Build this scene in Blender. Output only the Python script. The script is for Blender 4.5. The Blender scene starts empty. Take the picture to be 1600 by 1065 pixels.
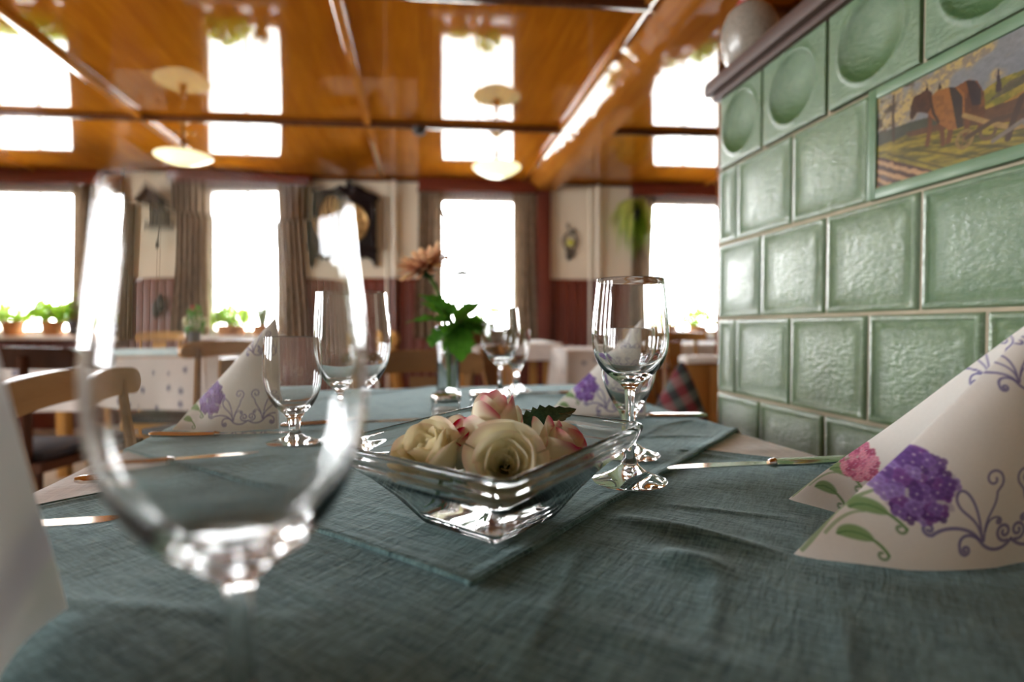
import bpy, bmesh, math, random
import numpy as np
from math import sin, cos, pi, radians, sqrt, hypot
from mathutils import Vector, Matrix, noise
random.seed(7)
SC = bpy.context.scene
COL = SC.collection

# ------------------------------------------------------------------ camera, sky, exposure
cam = bpy.data.cameras.new('camera')
cam.sensor_width = 36.0
cam.lens = 36.0 * 870 / 1600
cam.clip_start = 0.01
cam.dof.use_dof = True
cam.dof.focus_distance = 0.50
cam.dof.aperture_fstop = 3.0
camo = bpy.data.objects.new('camera', cam)
COL.objects.link(camo)
camo.location = (0, 0, 0.902)
camo.rotation_euler = (pi / 2 - math.atan(19.5 / 870), 0, -math.atan(143 / 870))
SC.camera = camo

world = bpy.data.worlds.new('overcast_sky')
SC.world = world
world.use_nodes = True
bg = world.node_tree.nodes['Background']
bg.inputs['Color'].default_value = (0.98, 0.985, 1.0, 1)
bg.inputs['Strength'].default_value = 15.0

vs = SC.view_settings
SC.display_settings.display_device = 'sRGB'
vs.view_transform = 'Standard'
vs.look = 'None'
vs.gamma = 1.0
vs.use_curve_mapping = False
vs.exposure = 1.12
cy = SC.cycles
cy.max_bounces = 24
cy.transmission_bounces = 20
cy.glossy_bounces = 10
cy.diffuse_bounces = 5
cy.transparent_max_bounces = 16
cy.sample_clamp_indirect = 12.0
cy.use_denoising = True

WALL_P = Vector((-0.10, 5.34, 0.0))
WALL_A = radians(-4.6)
CEIL = 2.30
# openings of the window wall: (centre along the wall, half width)
OPEN = [(-3.32, 0.44), (-1.50, 0.385), (0.645, 0.385), (2.69, 0.42)]
SILL, HEAD = 0.84, 2.17
LEFT_X = -4.7
LEFT_OPEN = [(0.3, 0.45), (1.75, 0.45), (3.5, 0.45)]  # out-of-view openings, added to brighten the room from the left
FRONT_OPEN = []
YN = -2.3


def portal(loc, rot, sx, sy):
    l = bpy.data.lights.new('window_daylight', 'AREA')
    l.shape = 'RECTANGLE'
    l.size, l.size_y = sx, sy
    l.cycles.is_portal = True
    o = bpy.data.objects.new('window_daylight', l)
    o.location = loc
    o.rotation_euler = rot
    COL.objects.link(o)


def wl(s, off, z):
    """point of the window wall: s along it, off into the room (+) or out of it (-)"""
    return Vector((WALL_P.x + s * cos(WALL_A) + off * sin(WALL_A), WALL_P.y + s * sin(WALL_A) - off * cos(WALL_A), z))


for s, hw in OPEN:
    portal(wl(s, -0.22, (SILL + HEAD) / 2), (-pi / 2, 0, WALL_A), hw * 2, HEAD - SILL)
for y, hw in LEFT_OPEN:
    portal((LEFT_X - 0.16, y, 1.5), (0, -pi / 2, 0), 1.3, hw * 2)
for x, hw in FRONT_OPEN:
    portal((x, YN - 0.16, 1.5), (pi / 2, 0, 0), hw * 2, 1.3)

# ------------------------------------------------------------------ helpers


class MB:
    """collects shapes in one bmesh"""

    def __init__(self):
        self.bm = bmesh.new()

    def box(self, x0, x1, y0, y1, z0, z1, bev=0.0, rot=None, piv=None):
        b = bmesh.new()
        bmesh.ops.create_cube(b, size=1.0)
        for v in b.verts:
            v.co = Vector(((x0 + x1) / 2 + v.co.x * (x1 - x0), (y0 + y1) / 2 + v.co.y * (y1 - y0), (z0 + z1) / 2 + v.co.z * (z1 - z0)))
        if bev > 0:
            bmesh.ops.bevel(b, geom=b.edges[:], offset=bev, segments=2, affect='EDGES', profile=0.5)
        if rot is not None:
            p = Vector(piv) if piv else Vector(((x0 + x1) / 2, (y0 + y1) / 2, (z0 + z1) / 2))
            bmesh.ops.transform(b, matrix=Matrix.Translation(p) @ rot @ Matrix.Translation(-p), verts=b.verts)
        self._join(b)
        return self

    def _join(self, b):
        me = bpy.data.meshes.new('tmp')
        b.to_mesh(me)
        b.free()
        self.bm.from_mesh(me)
        bpy.data.meshes.remove(me)

    def pydata(self, vs_, fs_):
        vv = [self.bm.verts.new(v) for v in vs_]
        for f in fs_:
            try:
                self.bm.faces.new([vv[i] for i in f])
            except ValueError:
                pass
        return self

    def lathe(self, prof, n=32, c=(0, 0, 0), axis='Z', ell=(1, 1)):
        vs_, fs_ = [], []
        idx = []
        for r, z in prof:
            row = []
            if r < 1e-6:
                row = [len(vs_)] * n
                vs_.append((0, 0, z))
            else:
                for k in range(n):
                    a = 2 * pi * k / n
                    row.append(len(vs_))
                    vs_.append((r * cos(a) * ell[0], r * sin(a) * ell[1], z))
            idx.append(row)
        for i in range(len(idx) - 1):
            a, b = idx[i], idx[i + 1]
            for k in range(n):
                k2 = (k + 1) % n
                q = [a[k], a[k2], b[k2], b[k]]
                u = []
                for t in q:
                    if t not in u:
                        u.append(t)
                if len(u) > 2:
                    fs_.append(u)
        out = []
        for x, y, z in vs_:
            if axis == 'Y':
                x, y, z = x, -z, y
            elif axis == 'X':
                x, y, z = z, x, y
            out.append((x + c[0], y + c[1], z + c[2]))
        return self.pydata(out, fs_)

    def tube(self, pts, rad, n=8, cap=True, flat=1.0):
        pts = [Vector(p) for p in pts]
        m = len(pts)
        if not hasattr(rad, '__len__'):
            rad = [rad] * m
        vs_, fs_ = [], []
        up = None
        for i, p in enumerate(pts):
            t = (pts[min(i + 1, m - 1)] - pts[max(i - 1, 0)]).normalized()
            if up is None:
                up = Vector((0, 0, 1)) if abs(t.z) < 0.9 else Vector((1, 0, 0))
            sx = t.cross(up)
            sx.normalize()
            up = sx.cross(t).normalized()
            for k in range(n):
                a = 2 * pi * k / n
                vs_.append(p + sx * (rad[i] * cos(a)) + up * (rad[i] * flat * sin(a)))
        for i in range(m - 1):
            for k in range(n):
                k2 = (k + 1) % n
                fs_.append((i * n + k, i * n + k2, (i + 1) * n + k2, (i + 1) * n + k))
        if cap:
            fs_.append(tuple(range(n))[::-1])
            fs_.append(tuple((m - 1) * n + k for k in range(n)))
        return self.pydata(vs_, fs_)

    def prism(self, out, y0, y1):
        """outline in XZ, extruded along Y"""
        n = len(out)
        vs_ = [(x, y0, z) for x, z in out] + [(x, y1, z) for x, z in out]
        fs_ = [tuple(range(n)), tuple(range(2 * n - 1, n - 1, -1))]
        fs_ += [(i, i + n, (i + 1) % n + n, (i + 1) % n) for i in range(n)]
        return self.pydata(vs_, fs_)

    def grid(self, fn, nu, nv):
        vs_ = [fn(i / nu, j / nv) for j in range(nv + 1) for i in range(nu + 1)]
        fs_ = [(j * (nu + 1) + i, j * (nu + 1) + i + 1, (j + 1) * (nu + 1) + i + 1, (j + 1) * (nu + 1) + i) for j in range(nv) for i in range(nu)]
        return self.pydata(vs_, fs_)

    def mesh(self, name, smooth=True, recalc=True):
        if recalc:
            bmesh.ops.recalc_face_normals(self.bm, faces=self.bm.faces)
        me = bpy.data.meshes.new(name)
        self.bm.to_mesh(me)
        self.bm.free()
        if smooth:
            me.polygons.foreach_set('use_smooth', [True] * len(me.polygons))
            me.set_sharp_from_angle(angle=radians(42))
        return me

    def obj(self, name, mat, parent=None, loc=None, rot=None, smooth=True, recalc=True):
        return link(self.mesh(name, smooth, recalc), name, mat, parent, loc, rot)


def link(me, name, mat, parent=None, loc=None, rot=None):
    o = bpy.data.objects.new(name, me)
    if mat is not None and not me.materials:
        me.materials.append(mat)
    COL.objects.link(o)
    if parent is not None:
        o.parent = parent
    if loc is not None:
        o.location = loc
    if rot is not None:
        o.rotation_euler = rot
    return o


def tag(o, label, cat, group=None, kind=None):
    o['label'] = label
    o['category'] = cat
    if group:
        o['group'] = group
    if kind:
        o['kind'] = kind
    return o


def thing(name, label, cat, loc=(0, 0, 0), rz=0.0, group=None, rot=None):
    o = bpy.data.objects.new(name, None)
    o.empty_display_size = 0.05
    COL.objects.link(o)
    o.location = loc
    o.rotation_euler = rot if rot is not None else (0, 0, rz)
    return tag(o, label, cat, group)


def struct(o):
    o['kind'] = 'structure'
    return o


def kids(o):
    return [c for c in bpy.data.objects if c.parent == o]


def dup(root, label, loc=None, rz=None, group=None):
    r = root.copy()
    COL.objects.link(r)
    r['label'] = label
    if group:
        r['group'] = group
    if loc is not None:
        r.location = loc
    if rz is not None:
        r.rotation_euler = (0, 0, rz)
    for c in kids(root):
        d = c.copy()
        COL.objects.link(d)
        d.parent = r
        for g in kids(c):
            e = g.copy()
            COL.objects.link(e)
            e.parent = d
    return r


# ------------------------------------------------------------------ materials
class NT:
    def __init__(self, name):
        self.m = bpy.data.materials.new(name)
        self.m.use_nodes = True
        self.t = self.m.node_tree
        self.n = self.t.nodes
        self.b = self.n['Principled BSDF']
        self.out = self.n['Material Output']
        self._co = None

    def node(self, kind, **kw):
        nd = self.n.new(kind)
        for k, v in kw.items():
            if k.startswith('i_'):
                nd.inputs[k[2:].replace('_', ' ')].default_value = v
            else:
                setattr(nd, k, v)
        return nd

    def l(self, a, b):
        self.t.links.new(a, b)

    def co(self, scale=(1, 1, 1), rot=(0, 0, 0)):
        if self._co is None:
            self._co = self.n.new('ShaderNodeTexCoord')
        mp = self.n.new('ShaderNodeMapping')
        mp.inputs['Scale'].default_value = scale
        src = self._co.outputs['Object']
        if any(rot):
            m0 = self.n.new('ShaderNodeMapping')
            m0.inputs['Rotation'].default_value = rot
            self.l(src, m0.inputs['Vector'])
            src = m0.outputs['Vector']
        self.l(src, mp.inputs['Vector'])
        return mp.outputs['Vector']

    def noise(self, scale=5, detail=3, rough=0.5, vec=None, dist=0.0):
        nd = self.node('ShaderNodeTexNoise')
        nd.inputs['Scale'].default_value = scale
        nd.inputs['Detail'].default_value = detail
        nd.inputs['Roughness'].default_value = rough
        nd.inputs['Distortion'].default_value = dist
        if vec is not None:
            self.l(vec, nd.inputs['Vector'])
        return nd.outputs['Fac']

    def ramp(self, fac, stops):
        r = self.node('ShaderNodeValToRGB')
        e = r.color_ramp.elements
        while len(e) < len(stops):
            e.new(0.5)
        for el, (p, c) in zip(e, stops):
            el.position = p
            el.color = (*c, 1) if len(c) == 3 else c
        self.l(fac, r.inputs['Fac'])
        return r.outputs['Color']

    def mix(self, fac, a, b, blend='MIX'):
        m = self.node('ShaderNodeMix', data_type='RGBA', blend_type=blend)
        if isinstance(fac, float):
            m.inputs[0].default_value = fac
        else:
            self.l(fac, m.inputs[0])
        for s, v in ((6, a), (7, b)):
            if isinstance(v, tuple):
                m.inputs[s].default_value = (*v, 1)
            else:
                self.l(v, m.inputs[s])
        return m.outputs[2]

    def math(self, op, a, b):
        m = self.node('ShaderNodeMath', operation=op)
        for s, v in ((0, a), (1, b)):
            if isinstance(v, (int, float)):
                m.inputs[s].default_value = v
            else:
                self.l(v, m.inputs[s])
        return m.outputs[0]

    def bump(self, h, strength=0.3, dist=0.01, target='Normal', prev=None):
        b = self.node('ShaderNodeBump')
        b.inputs['Strength'].default_value = strength
        b.inputs['Distance'].default_value = dist
        self.l(h, b.inputs['Height'])
        if prev is not None:
            self.l(prev, b.inputs['Normal'])
        if target:
            self.l(b.outputs['Normal'], self.b.inputs[target])
        return b.outputs['Normal']

    def set(self, **kw):
        for k, v in kw.items():
            self.b.inputs[k.replace('_', ' ')].default_value = v
        return self


def simple(name, col, rough=0.5, metal=0.0, var=0.12, scale=8.0, coat=0.0, bump=0.0, **kw):
    t = NT(name)
    f = t.noise(scale, 4)
    c = t.ramp(f, [(0.3, tuple(max(0, x * (1 - var)) for x in col)), (0.7, tuple(min(1, x * (1 + var)) for x in col))])
    t.l(c, t.b.inputs['Base Color'])
    t.set(Roughness=rough, Metallic=metal, Coat_Weight=coat)
    if coat:
        t.set(Coat_Roughness=0.08)
    if bump:
        t.bump(t.noise(scale * 12, 3), bump, 0.003)
    t.set(**kw)
    return t.m


def wood(name, dark, light, rough=0.45, coat=0.0, coat_rough=0.05, along='Y', scale=1.0, bump=0.05, wav=0.0):
    t = NT(name)
    st = {'X': (1.2, 14, 14), 'Y': (14, 1.2, 14), 'Z': (14, 14, 1.2)}[along]
    v = t.co(tuple(s * scale for s in st))
    f = t.noise(2.0, 6, 0.6, v, 0.6)
    c = t.ramp(f, [(0.28, dark), (0.5, tuple((a + b) / 2 for a, b in zip(dark, light))), (0.72, light)])
    big = t.noise(1.1, 2, 0.5, t.co((1, 1, 1)))
    c2 = t.mix(t.ramp(big, [(0.35, (0, 0, 0)), (0.65, (0.55, 0.55, 0.55))]), c, tuple(x * 0.72 for x in dark))
    t.l(c2, t.b.inputs['Base Color'])
    t.set(Roughness=rough, Coat_Weight=coat, Coat_Roughness=coat_rough)
    if coat:
        t.b.inputs['Specular IOR Level'].default_value = 0.0
    t.bump(f, bump, 0.004)
    if wav and coat:
        t.bump(t.noise(2.2, 2, 0.4, t.co((1, 1, 1))), wav, 0.02, 'Coat Normal')
    return t.m


M = {}
M['ceil'] = wood('varnished_ceiling_wood', (0.36, 0.105, 0.006), (0.58, 0.21, 0.012), 0.35, 1.0, 0.035, 'Y', 0.8, 0.03, 0.05)
M['batten'] = wood('shaded_batten_wood', (0.10, 0.035, 0.015), (0.19, 0.07, 0.025), 0.35, 0.7, 0.08, 'Y')  # cross battens: shade on their room-facing side is put into the colour
M['beam'] = wood('orange_beam_wood', (0.40, 0.13, 0.018), (0.60, 0.24, 0.03), 0.35, 1.0, 0.06, 'Y')
M['redwood'] = wood('dark_red_wood', (0.11, 0.022, 0.013), (0.18, 0.038, 0.020), 0.5, 0.0, 0.3, 'Z')
M['redwood_x'] = wood('dark_red_header_wood', (0.14, 0.026, 0.014), (0.24, 0.05, 0.025), 0.4, 0.7, 0.12, 'X')
M['panelwood'] = wood('brown_partition_wood', (0.16, 0.05, 0.012), (0.28, 0.095, 0.02), 0.4, 0.6, 0.1, 'Z')
M['plaster'] = simple('cream_plaster', (0.74, 0.67, 0.53), 0.85, var=0.05, scale=3, bump=0.25)
M['floor'] = wood('pale_floor_wood', (0.34, 0.27, 0.20), (0.46, 0.38, 0.29), 0.4, 0.3, 0.2, 'Y')
M['oak'] = wood('honey_oak', (0.36, 0.17, 0.045), (0.55, 0.29, 0.085), 0.4, 0.5, 0.12, 'Z')
M['oak_x'] = wood('honey_oak_rail', (0.38, 0.19, 0.055), (0.58, 0.32, 0.10), 0.38, 0.5, 0.12, 'X')
M['darkoak'] = wood('dark_stained_oak', (0.075, 0.032, 0.02), (0.13, 0.058, 0.034), 0.4, 0.5, 0.12, 'Z')
M['brownoak'] = wood('brown_oak', (0.20, 0.10, 0.038), (0.31, 0.165, 0.062), 0.4, 0.4, 0.15, 'X')
M['clockwood'] = wood('black_brown_clock_wood', (0.014, 0.010, 0.011), (0.032, 0.020, 0.019), 0.4, 0.4, 0.15, 'Z')
M['cuckoo'] = wood('weathered_brown_wood', (0.04, 0.026, 0.018), (0.085, 0.056, 0.038), 0.6, 0, 0.1, 'X')
M['cuckoo_face'] = wood('lighter_brown_carving', (0.14, 0.095, 0.06), (0.24, 0.17, 0.11), 0.6, 0, 0.1, 'X')
M['cushion'] = simple('dark_seat_fabric', (0.035, 0.035, 0.045), 0.9, var=0.3, scale=30)
M['brass'] = simple('aged_brass', (0.30, 0.18, 0.07), 0.3, 0.9, 0.15)
M['darkmetal'] = simple('blackened_iron', (0.03, 0.028, 0.026), 0.45, 0.6, 0.2)
M['silver'] = simple('polished_cutlery_steel', (0.80, 0.78, 0.74), 0.09, 1.0, 0.02)
M['chrome'] = simple('chrome_lid', (0.62, 0.60, 0.57), 0.12, 1.0, 0.03)
M['pipe'] = simple('cream_pipe_paint', (0.78, 0.72, 0.60), 0.4, var=0.03, coat=0.3)
M['pipe_dark'] = simple('brown_pipe_paint', (0.16, 0.05, 0.03), 0.4, var=0.05, coat=0.3)
M['white_paint'] = simple('white_window_paint', (0.82, 0.81, 0.78), 0.4, var=0.03)
M['grout'] = simple('beige_grout', (0.40, 0.35, 0.25), 0.9, var=0.12, scale=20, bump=0.2)
M['stovetop'] = simple('brown_stove_cornice', (0.075, 0.042, 0.032), 0.55, var=0.15, scale=14)
M['terra'] = simple('terracotta', (0.52, 0.22, 0.075), 0.7, var=0.15, scale=12)
M['plum'] = simple('dark_pot_glaze', (0.055, 0.05, 0.05), 0.3, var=0.2, coat=0.4)
M['soil'] = simple('potting_soil', (0.05, 0.035, 0.025), 0.95, var=0.3, scale=40)
M['ground'] = simple('pale_gravel_ground', (0.55, 0.54, 0.50), 0.9, var=0.1, scale=2)
M['jar'] = simple('speckled_grey_stoneware', (0.30, 0.275, 0.23), 0.22, var=0.22, scale=26, coat=0.6, bump=0.12)
M['red'] = simple('red_ribbon', (0.50, 0.03, 0.04), 0.5, var=0.1)
M['yellow'] = simple('yellow_card', (0.75, 0.52, 0.05), 0.5, var=0.05)
M['whitecard'] = simple('white_card', (0.80, 0.79, 0.74), 0.6, var=0.03)
M['orangefruit'] = simple('orange_peel', (0.80, 0.32, 0.02), 0.45, var=0.08, scale=30, bump=0.1)


def leaf_mat(name, a, b, trans=0.35, rough=0.4):
    t = NT(name)
    c = t.ramp(t.noise(14, 3, 0.6), [(0.3, a), (0.7, b)])
    t.l(c, t.b.inputs['Base Color'])
    t.set(Roughness=rough)
    tr = t.node('ShaderNodeBsdfTranslucent')
    t.l(t.mix(1.0, c, (1.0, 1.0, 0.55), 'MULTIPLY'), tr.inputs['Color'])
    ms = t.node('ShaderNodeMixShader')
    ms.inputs[0].default_value = trans
    t.l(t.b.outputs[0], ms.inputs[1])
    t.l(tr.outputs[0], ms.inputs[2])
    t.l(ms.outputs[0], t.out.inputs['Surface'])
    return t.m


M['opal'] = leaf_mat('opal_glass', (.90, .89, .84), (.94, .93, .89), .55, .12)
_o = M['opal'].node_tree.nodes['Principled BSDF']
_o.inputs['Emission Color'].default_value = (1.0, .95, .86, 1)
_o.inputs['Emission Strength'].default_value = .55
M['leaf'] = leaf_mat('green_leaf', (0.045, 0.16, 0.018), (0.10, 0.29, 0.04), 0.5)
M['leaf_dark'] = leaf_mat('dark_glossy_leaf', (0.012, 0.035, 0.018), (0.025, 0.06, 0.028), 0.1, 0.18)
M['leaf_pale'] = leaf_mat('yellow_green_leaf', (0.52, 0.60, 0.15), (0.72, 0.76, 0.27), 0.4)
M['leaf_sun'] = leaf_mat('sunlit_leaf', (0.26, 0.46, 0.07), (0.50, 0.66, 0.16), 0.7)
M['stem'] = leaf_mat('flower_stem', (0.10, 0.22, 0.05), (0.18, 0.32, 0.08), 0.2)
M['twig'] = leaf_mat('grey_green_twig', (0.07, 0.08, 0.06), (0.12, 0.12, 0.10), 0.1)
M['calyx'] = leaf_mat('dark_green_calyx', (0.035, 0.08, 0.045), (0.06, 0.12, 0.06), 0.15)
M['disc'] = leaf_mat('gerbera_centre', (0.14, 0.08, 0.04), (0.24, 0.14, 0.06), 0.1)


def attr_mat(name, trans=0.3, rough=0.5, bump=0.0, bscale=60, coat=0.0):
    t = NT(name)
    a = t.node('ShaderNodeAttribute', attribute_name='Col')
    t.l(a.outputs['Color'], t.b.inputs['Base Color'])
    t.set(Roughness=rough, Coat_Weight=coat, Coat_Roughness=0.12)
    if bump:
        t.bump(t.noise(bscale, 2), bump, 0.001)
    if trans:
        tr = t.node('ShaderNodeBsdfTranslucent')
        t.l(a.outputs['Color'], tr.inputs['Color'])
        ms = t.node('ShaderNodeMixShader')
        ms.inputs[0].default_value = trans
        t.l(t.b.outputs[0], ms.inputs[1])
        t.l(tr.outputs[0], ms.inputs[2])
        t.l(ms.outputs[0], t.out.inputs['Surface'])
    return t.m


M['petal'] = attr_mat('rose_petal', 0.30, 0.45, 0.15, 90)
M['gpetal'] = attr_mat('gerbera_petal', 0.45, 0.5)
M['napkin'] = attr_mat('printed_paper_napkin', 0.18, 0.75, 0.35, 700)
M['painting'] = attr_mat('painted_tile_picture', 0.0, 0.3, 0.0, 60, 1.0)


def glass_mat(name, col=(1, 1, 1), ior=1.5, rough=0.0):
    t = NT(name)
    g = t.node('ShaderNodeBsdfGlass')
    g.inputs['Color'].default_value = (*col, 1)
    g.inputs['IOR'].default_value = ior
    g.inputs['Roughness'].default_value = rough
    t.l(g.outputs[0], t.out.inputs['Surface'])
    return t.m


M['glass'] = glass_mat('clear_drinking_glass', (0.985, 0.99, 0.99), 1.5)
M['bowlglass'] = glass_mat('clear_bowl_glass', (0.995, 1.0, 0.998), 1.46)
def pane_mat(name='window_pane_glass'):
    t = NT(name)
    tr = t.node('ShaderNodeBsdfTransparent')
    gl = t.node('ShaderNodeBsdfGlossy')
    gl.inputs['Roughness'].default_value = 0.02
    fr = t.node('ShaderNodeFresnel')
    fr.inputs['IOR'].default_value = 1.3
    ms = t.node('ShaderNodeMixShader')
    t.l(fr.outputs[0], ms.inputs[0])
    t.l(tr.outputs[0], ms.inputs[1])
    t.l(gl.outputs[0], ms.inputs[2])
    t.l(ms.outputs[0], t.out.inputs['Surface'])
    return t.m


M['pane'] = pane_mat()
M['water'] = pane_mat('still_water')


def cloth_mat(name, dark, light, rot=pi / 4, fine=1.0, strength=0.7, sheen=0.10):
    t = NT(name)
    a = t.noise(1.0, 2, 0.6, t.co((230 * fine, 20 * fine, 20), (0, 0, rot)))
    b = t.noise(1.0, 2, 0.6, t.co((20 * fine, 230 * fine, 20), (0, 0, rot)))
    a2 = t.noise(1.0, 2, 0.6, t.co((620 * fine, 90 * fine, 60), (0, 0, rot)))
    b2 = t.noise(1.0, 2, 0.6, t.co((90 * fine, 620 * fine, 60), (0, 0, rot)))
    s = t.math('MULTIPLY', t.math('ADD', t.math('ADD', a, b), t.math('ADD', a2, b2)), 0.25)
    c = t.ramp(s, [(0.42, dark), (0.5, tuple((x + y) / 2 for x, y in zip(dark, light))), (0.58, light)])
    t.l(c, t.b.inputs['Base Color'])
    t.set(Roughness=0.85, Sheen_Weight=sheen, Sheen_Roughness=0.35, Specular_IOR_Level=0.25, Sheen_Tint=(0.75, 0.97, 1.0, 1))
    n1 = t.bump(s, strength, 0.0030, None)
    t.bump(t.noise(22, 3), 0.25, 0.004, 'Normal', n1)
    return t.m


M['teal'] = cloth_mat('grey_green_linen', (0.033, 0.080, 0.082), (0.140, 0.250, 0.248), sheen=0.4)
M['whitecloth'] = cloth_mat('white_table_linen', (0.62, 0.60, 0.57), (0.78, 0.76, 0.73), 0.07, 0.6, 0.2)
M['palecloth'] = cloth_mat('pale_teal_linen', (0.22, 0.31, 0.31), (0.34, 0.44, 0.43), 0.0, 0.3, 0.2)


def floral_cloth():
    t = NT('white_cloth_with_small_flowers')
    v = t.node('ShaderNodeTexVoronoi', feature='F1')
    v.inputs['Scale'].default_value = 13
    v.inputs['Randomness'].default_value = 0.35
    t.l(t.co((1, 1, 1)), v.inputs['Vector'])
    n = t.noise(90, 2)
    d = t.math('ADD', v.outputs['Distance'], t.math('MULTIPLY', t.math('SUBTRACT', n, 0.5), 0.28))
    c = t.ramp(d, [(0.16, (0.22, 0.22, 0.28)), (0.24, (0.66, 0.63, 0.59))])
    t.l(c, t.b.inputs['Base Color'])
    t.set(Roughness=0.9)
    return t.m


M['floral'] = floral_cloth()


def curtain_mat():
    t = NT('brown_patterned_curtain')
    f = t.noise(2.0, 5, 0.7, t.co((26, 26, 5)), 1.2)
    c = t.ramp(f, [(0.36, (0.115, 0.072, 0.042)), (0.5, (0.24, 0.17, 0.11)), (0.66, (0.36, 0.28, 0.19))])
    t.l(c, t.b.inputs['Base Color'])
    t.set(Roughness=0.9)
    tr = t.node('ShaderNodeBsdfTranslucent')
    t.l(c, tr.inputs['Color'])
    ms = t.node('ShaderNodeMixShader')
    ms.inputs[0].default_value = 0.22
    t.l(t.b.outputs[0], ms.inputs[1])
    t.l(tr.outputs[0], ms.inputs[2])
    t.l(ms.outputs[0], t.out.inputs['Surface'])
    return t.m


M['curtain'] = curtain_mat()
M['blind'] = simple('grey_net_valance', (0.45, 0.42, 0.42), 0.9, var=0.2, scale=60)


def glaze():
    t = NT('green_stove_glaze')
    inf = t.node('ShaderNodeObjectInfo')
    f = t.noise(9, 4, 0.6)
    c = t.ramp(f, [(0.3, (0.048, 0.112, 0.030)), (0.7, (0.104, 0.188, 0.066))])
    c2 = t.mix(t.ramp(inf.outputs['Random'], [(0, (0, 0, 0)), (1, (1, 1, 1))]), c, (0.058, 0.155, 0.072))
    c3 = t.mix(0.5, c, c2)
    t.l(c3, t.b.inputs['Base Color'])
    t.set(Roughness=0.35, Coat_Weight=0.85, Coat_Roughness=0.07, Coat_IOR=1.5)
    n1 = t.bump(t.noise(80, 2, 0.5, t.co((1, 1, 1.8))), 0.5, 0.004, None)
    n2 = t.bump(t.noise(130, 3, 0.6), 0.45, 0.0022, None, n1)
    t.l(n2, t.b.inputs['Normal'])
    t.l(n2, t.b.inputs['Coat Normal'])
    return t.m


M['glaze'] = glaze()


def smooth_glaze():
    t = NT('green_frame_glaze')
    c = t.ramp(t.noise(7, 3), [(0.3, (0.085, 0.17, 0.085)), (0.7, (0.125, 0.22, 0.12))])
    t.l(c, t.b.inputs['Base Color'])
    t.set(Roughness=0.5, Coat_Weight=0.3, Coat_Roughness=0.2)
    t.bump(t.noise(60, 3), 0.25, 0.002)
    return t.m


M['glaze_smooth'] = smooth_glaze()


def plaid():
    t = NT('red_and_green_plaid')
    w1 = t.node('ShaderNodeTexWave', bands_direction='X')
    w2 = t.node('ShaderNodeTexWave', bands_direction='Z')
    for w in (w1, w2):
        w.inputs['Scale'].default_value = 5.5
        w.inputs['Distortion'].default_value = 0.6
        t.l(t.co((1, 1, 1), (0, 0.5, 0)), w.inputs['Vector'])
    c1 = t.ramp(w1.outputs['Fac'], [(0.3, (0.022, 0.040, 0.036)), (0.62, (0.26, 0.022, 0.030))])
    c2 = t.ramp(w2.outputs['Fac'], [(0.35, (0.030, 0.020, 0.025)), (0.7, (0.15, 0.17, 0.16))])
    t.l(t.mix(0.5, c1, c2), t.b.inputs['Base Color'])
    t.set(Roughness=0.9)
    return t.m


M['plaid'] = plaid()


def set_col(me, cols):
    """cols: (n_verts, 3) linear colours"""
    a = me.color_attributes.new('Col', 'FLOAT_COLOR', 'POINT')
    buf = np.ones((len(me.vertices), 4), dtype=np.float32)
    buf[:, :3] = cols
    a.data.foreach_set('color', buf.ravel())


def smooth01(a, b, x):
    t = np.clip((x - a) / (b - a), 0, 1)
    return t * t * (3 - 2 * t)

# ------------------------------------------------------------------ room shell
XR = 4.2
WR = (0, 0, WALL_A)
S0, S1 = (LEFT_X - WALL_P.x) / cos(WALL_A), (XR - WALL_P.x) / cos(WALL_A)

b = MB()
b.box(-14, 14, -6, 22, -0.45, -0.35)
struct(b.obj('outside_ground', M['ground']))

fl = struct(MB().box(LEFT_X - .2, XR + .2, YN - .2, 6.2, -0.12, -0.02).obj('floor', M['floor']))
plank_me = MB().box(-0.073, 0.073, YN, 5.75, -0.02, 0.0, 0.002).mesh('plank')
x = LEFT_X + 0.075
while x < XR:
    link(plank_me, 'plank', M['floor'], fl, (x, 0, random.uniform(-.0006, 0.0)))
    x += 0.15

# window wall, with real openings
b = MB()
edges = [S0 - .3]
for s, hw in OPEN:
    edges += [s - hw, s + hw]
edges.append(S1 + .3)
for i in range(0, len(edges), 2):
    b.box(edges[i], edges[i + 1], 0, 0.28, 0, CEIL + .1)
for s, hw in OPEN:
    b.box(s - hw, s + hw, 0, 0.28, 0, SILL)
    b.box(s - hw, s + hw, 0, 0.28, HEAD, CEIL + .1)
wb = struct(b.obj('wall_back', M['plaster'], None, WALL_P, WR, smooth=False))

pl_tall = MB().box(-0.0415, 0.0415, -0.02, 0, 0, 1.345, 0.004).mesh('plank')
pl_low = MB().box(-0.0415, 0.0415, -0.02, 0, 0, SILL - .03, 0.004).mesh('plank')
s = S0 + 0.05
while s < S1:
    low = any(abs(s - c) < hw + 0.045 for c, hw in OPEN)
    link(pl_low if low else pl_tall, 'plank', M['redwood'], wb, (s, 0, 0))
    s += 0.0865
for i in range(0, len(edges), 2):
    a0, a1 = edges[i] + (0.02 if i else 0), edges[i + 1] - 0.02
    MB().box(a0, a1, -0.032, 0, 1.345, 1.372, 0.005).obj('dado_rail', M['redwood_x'], wb)

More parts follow.
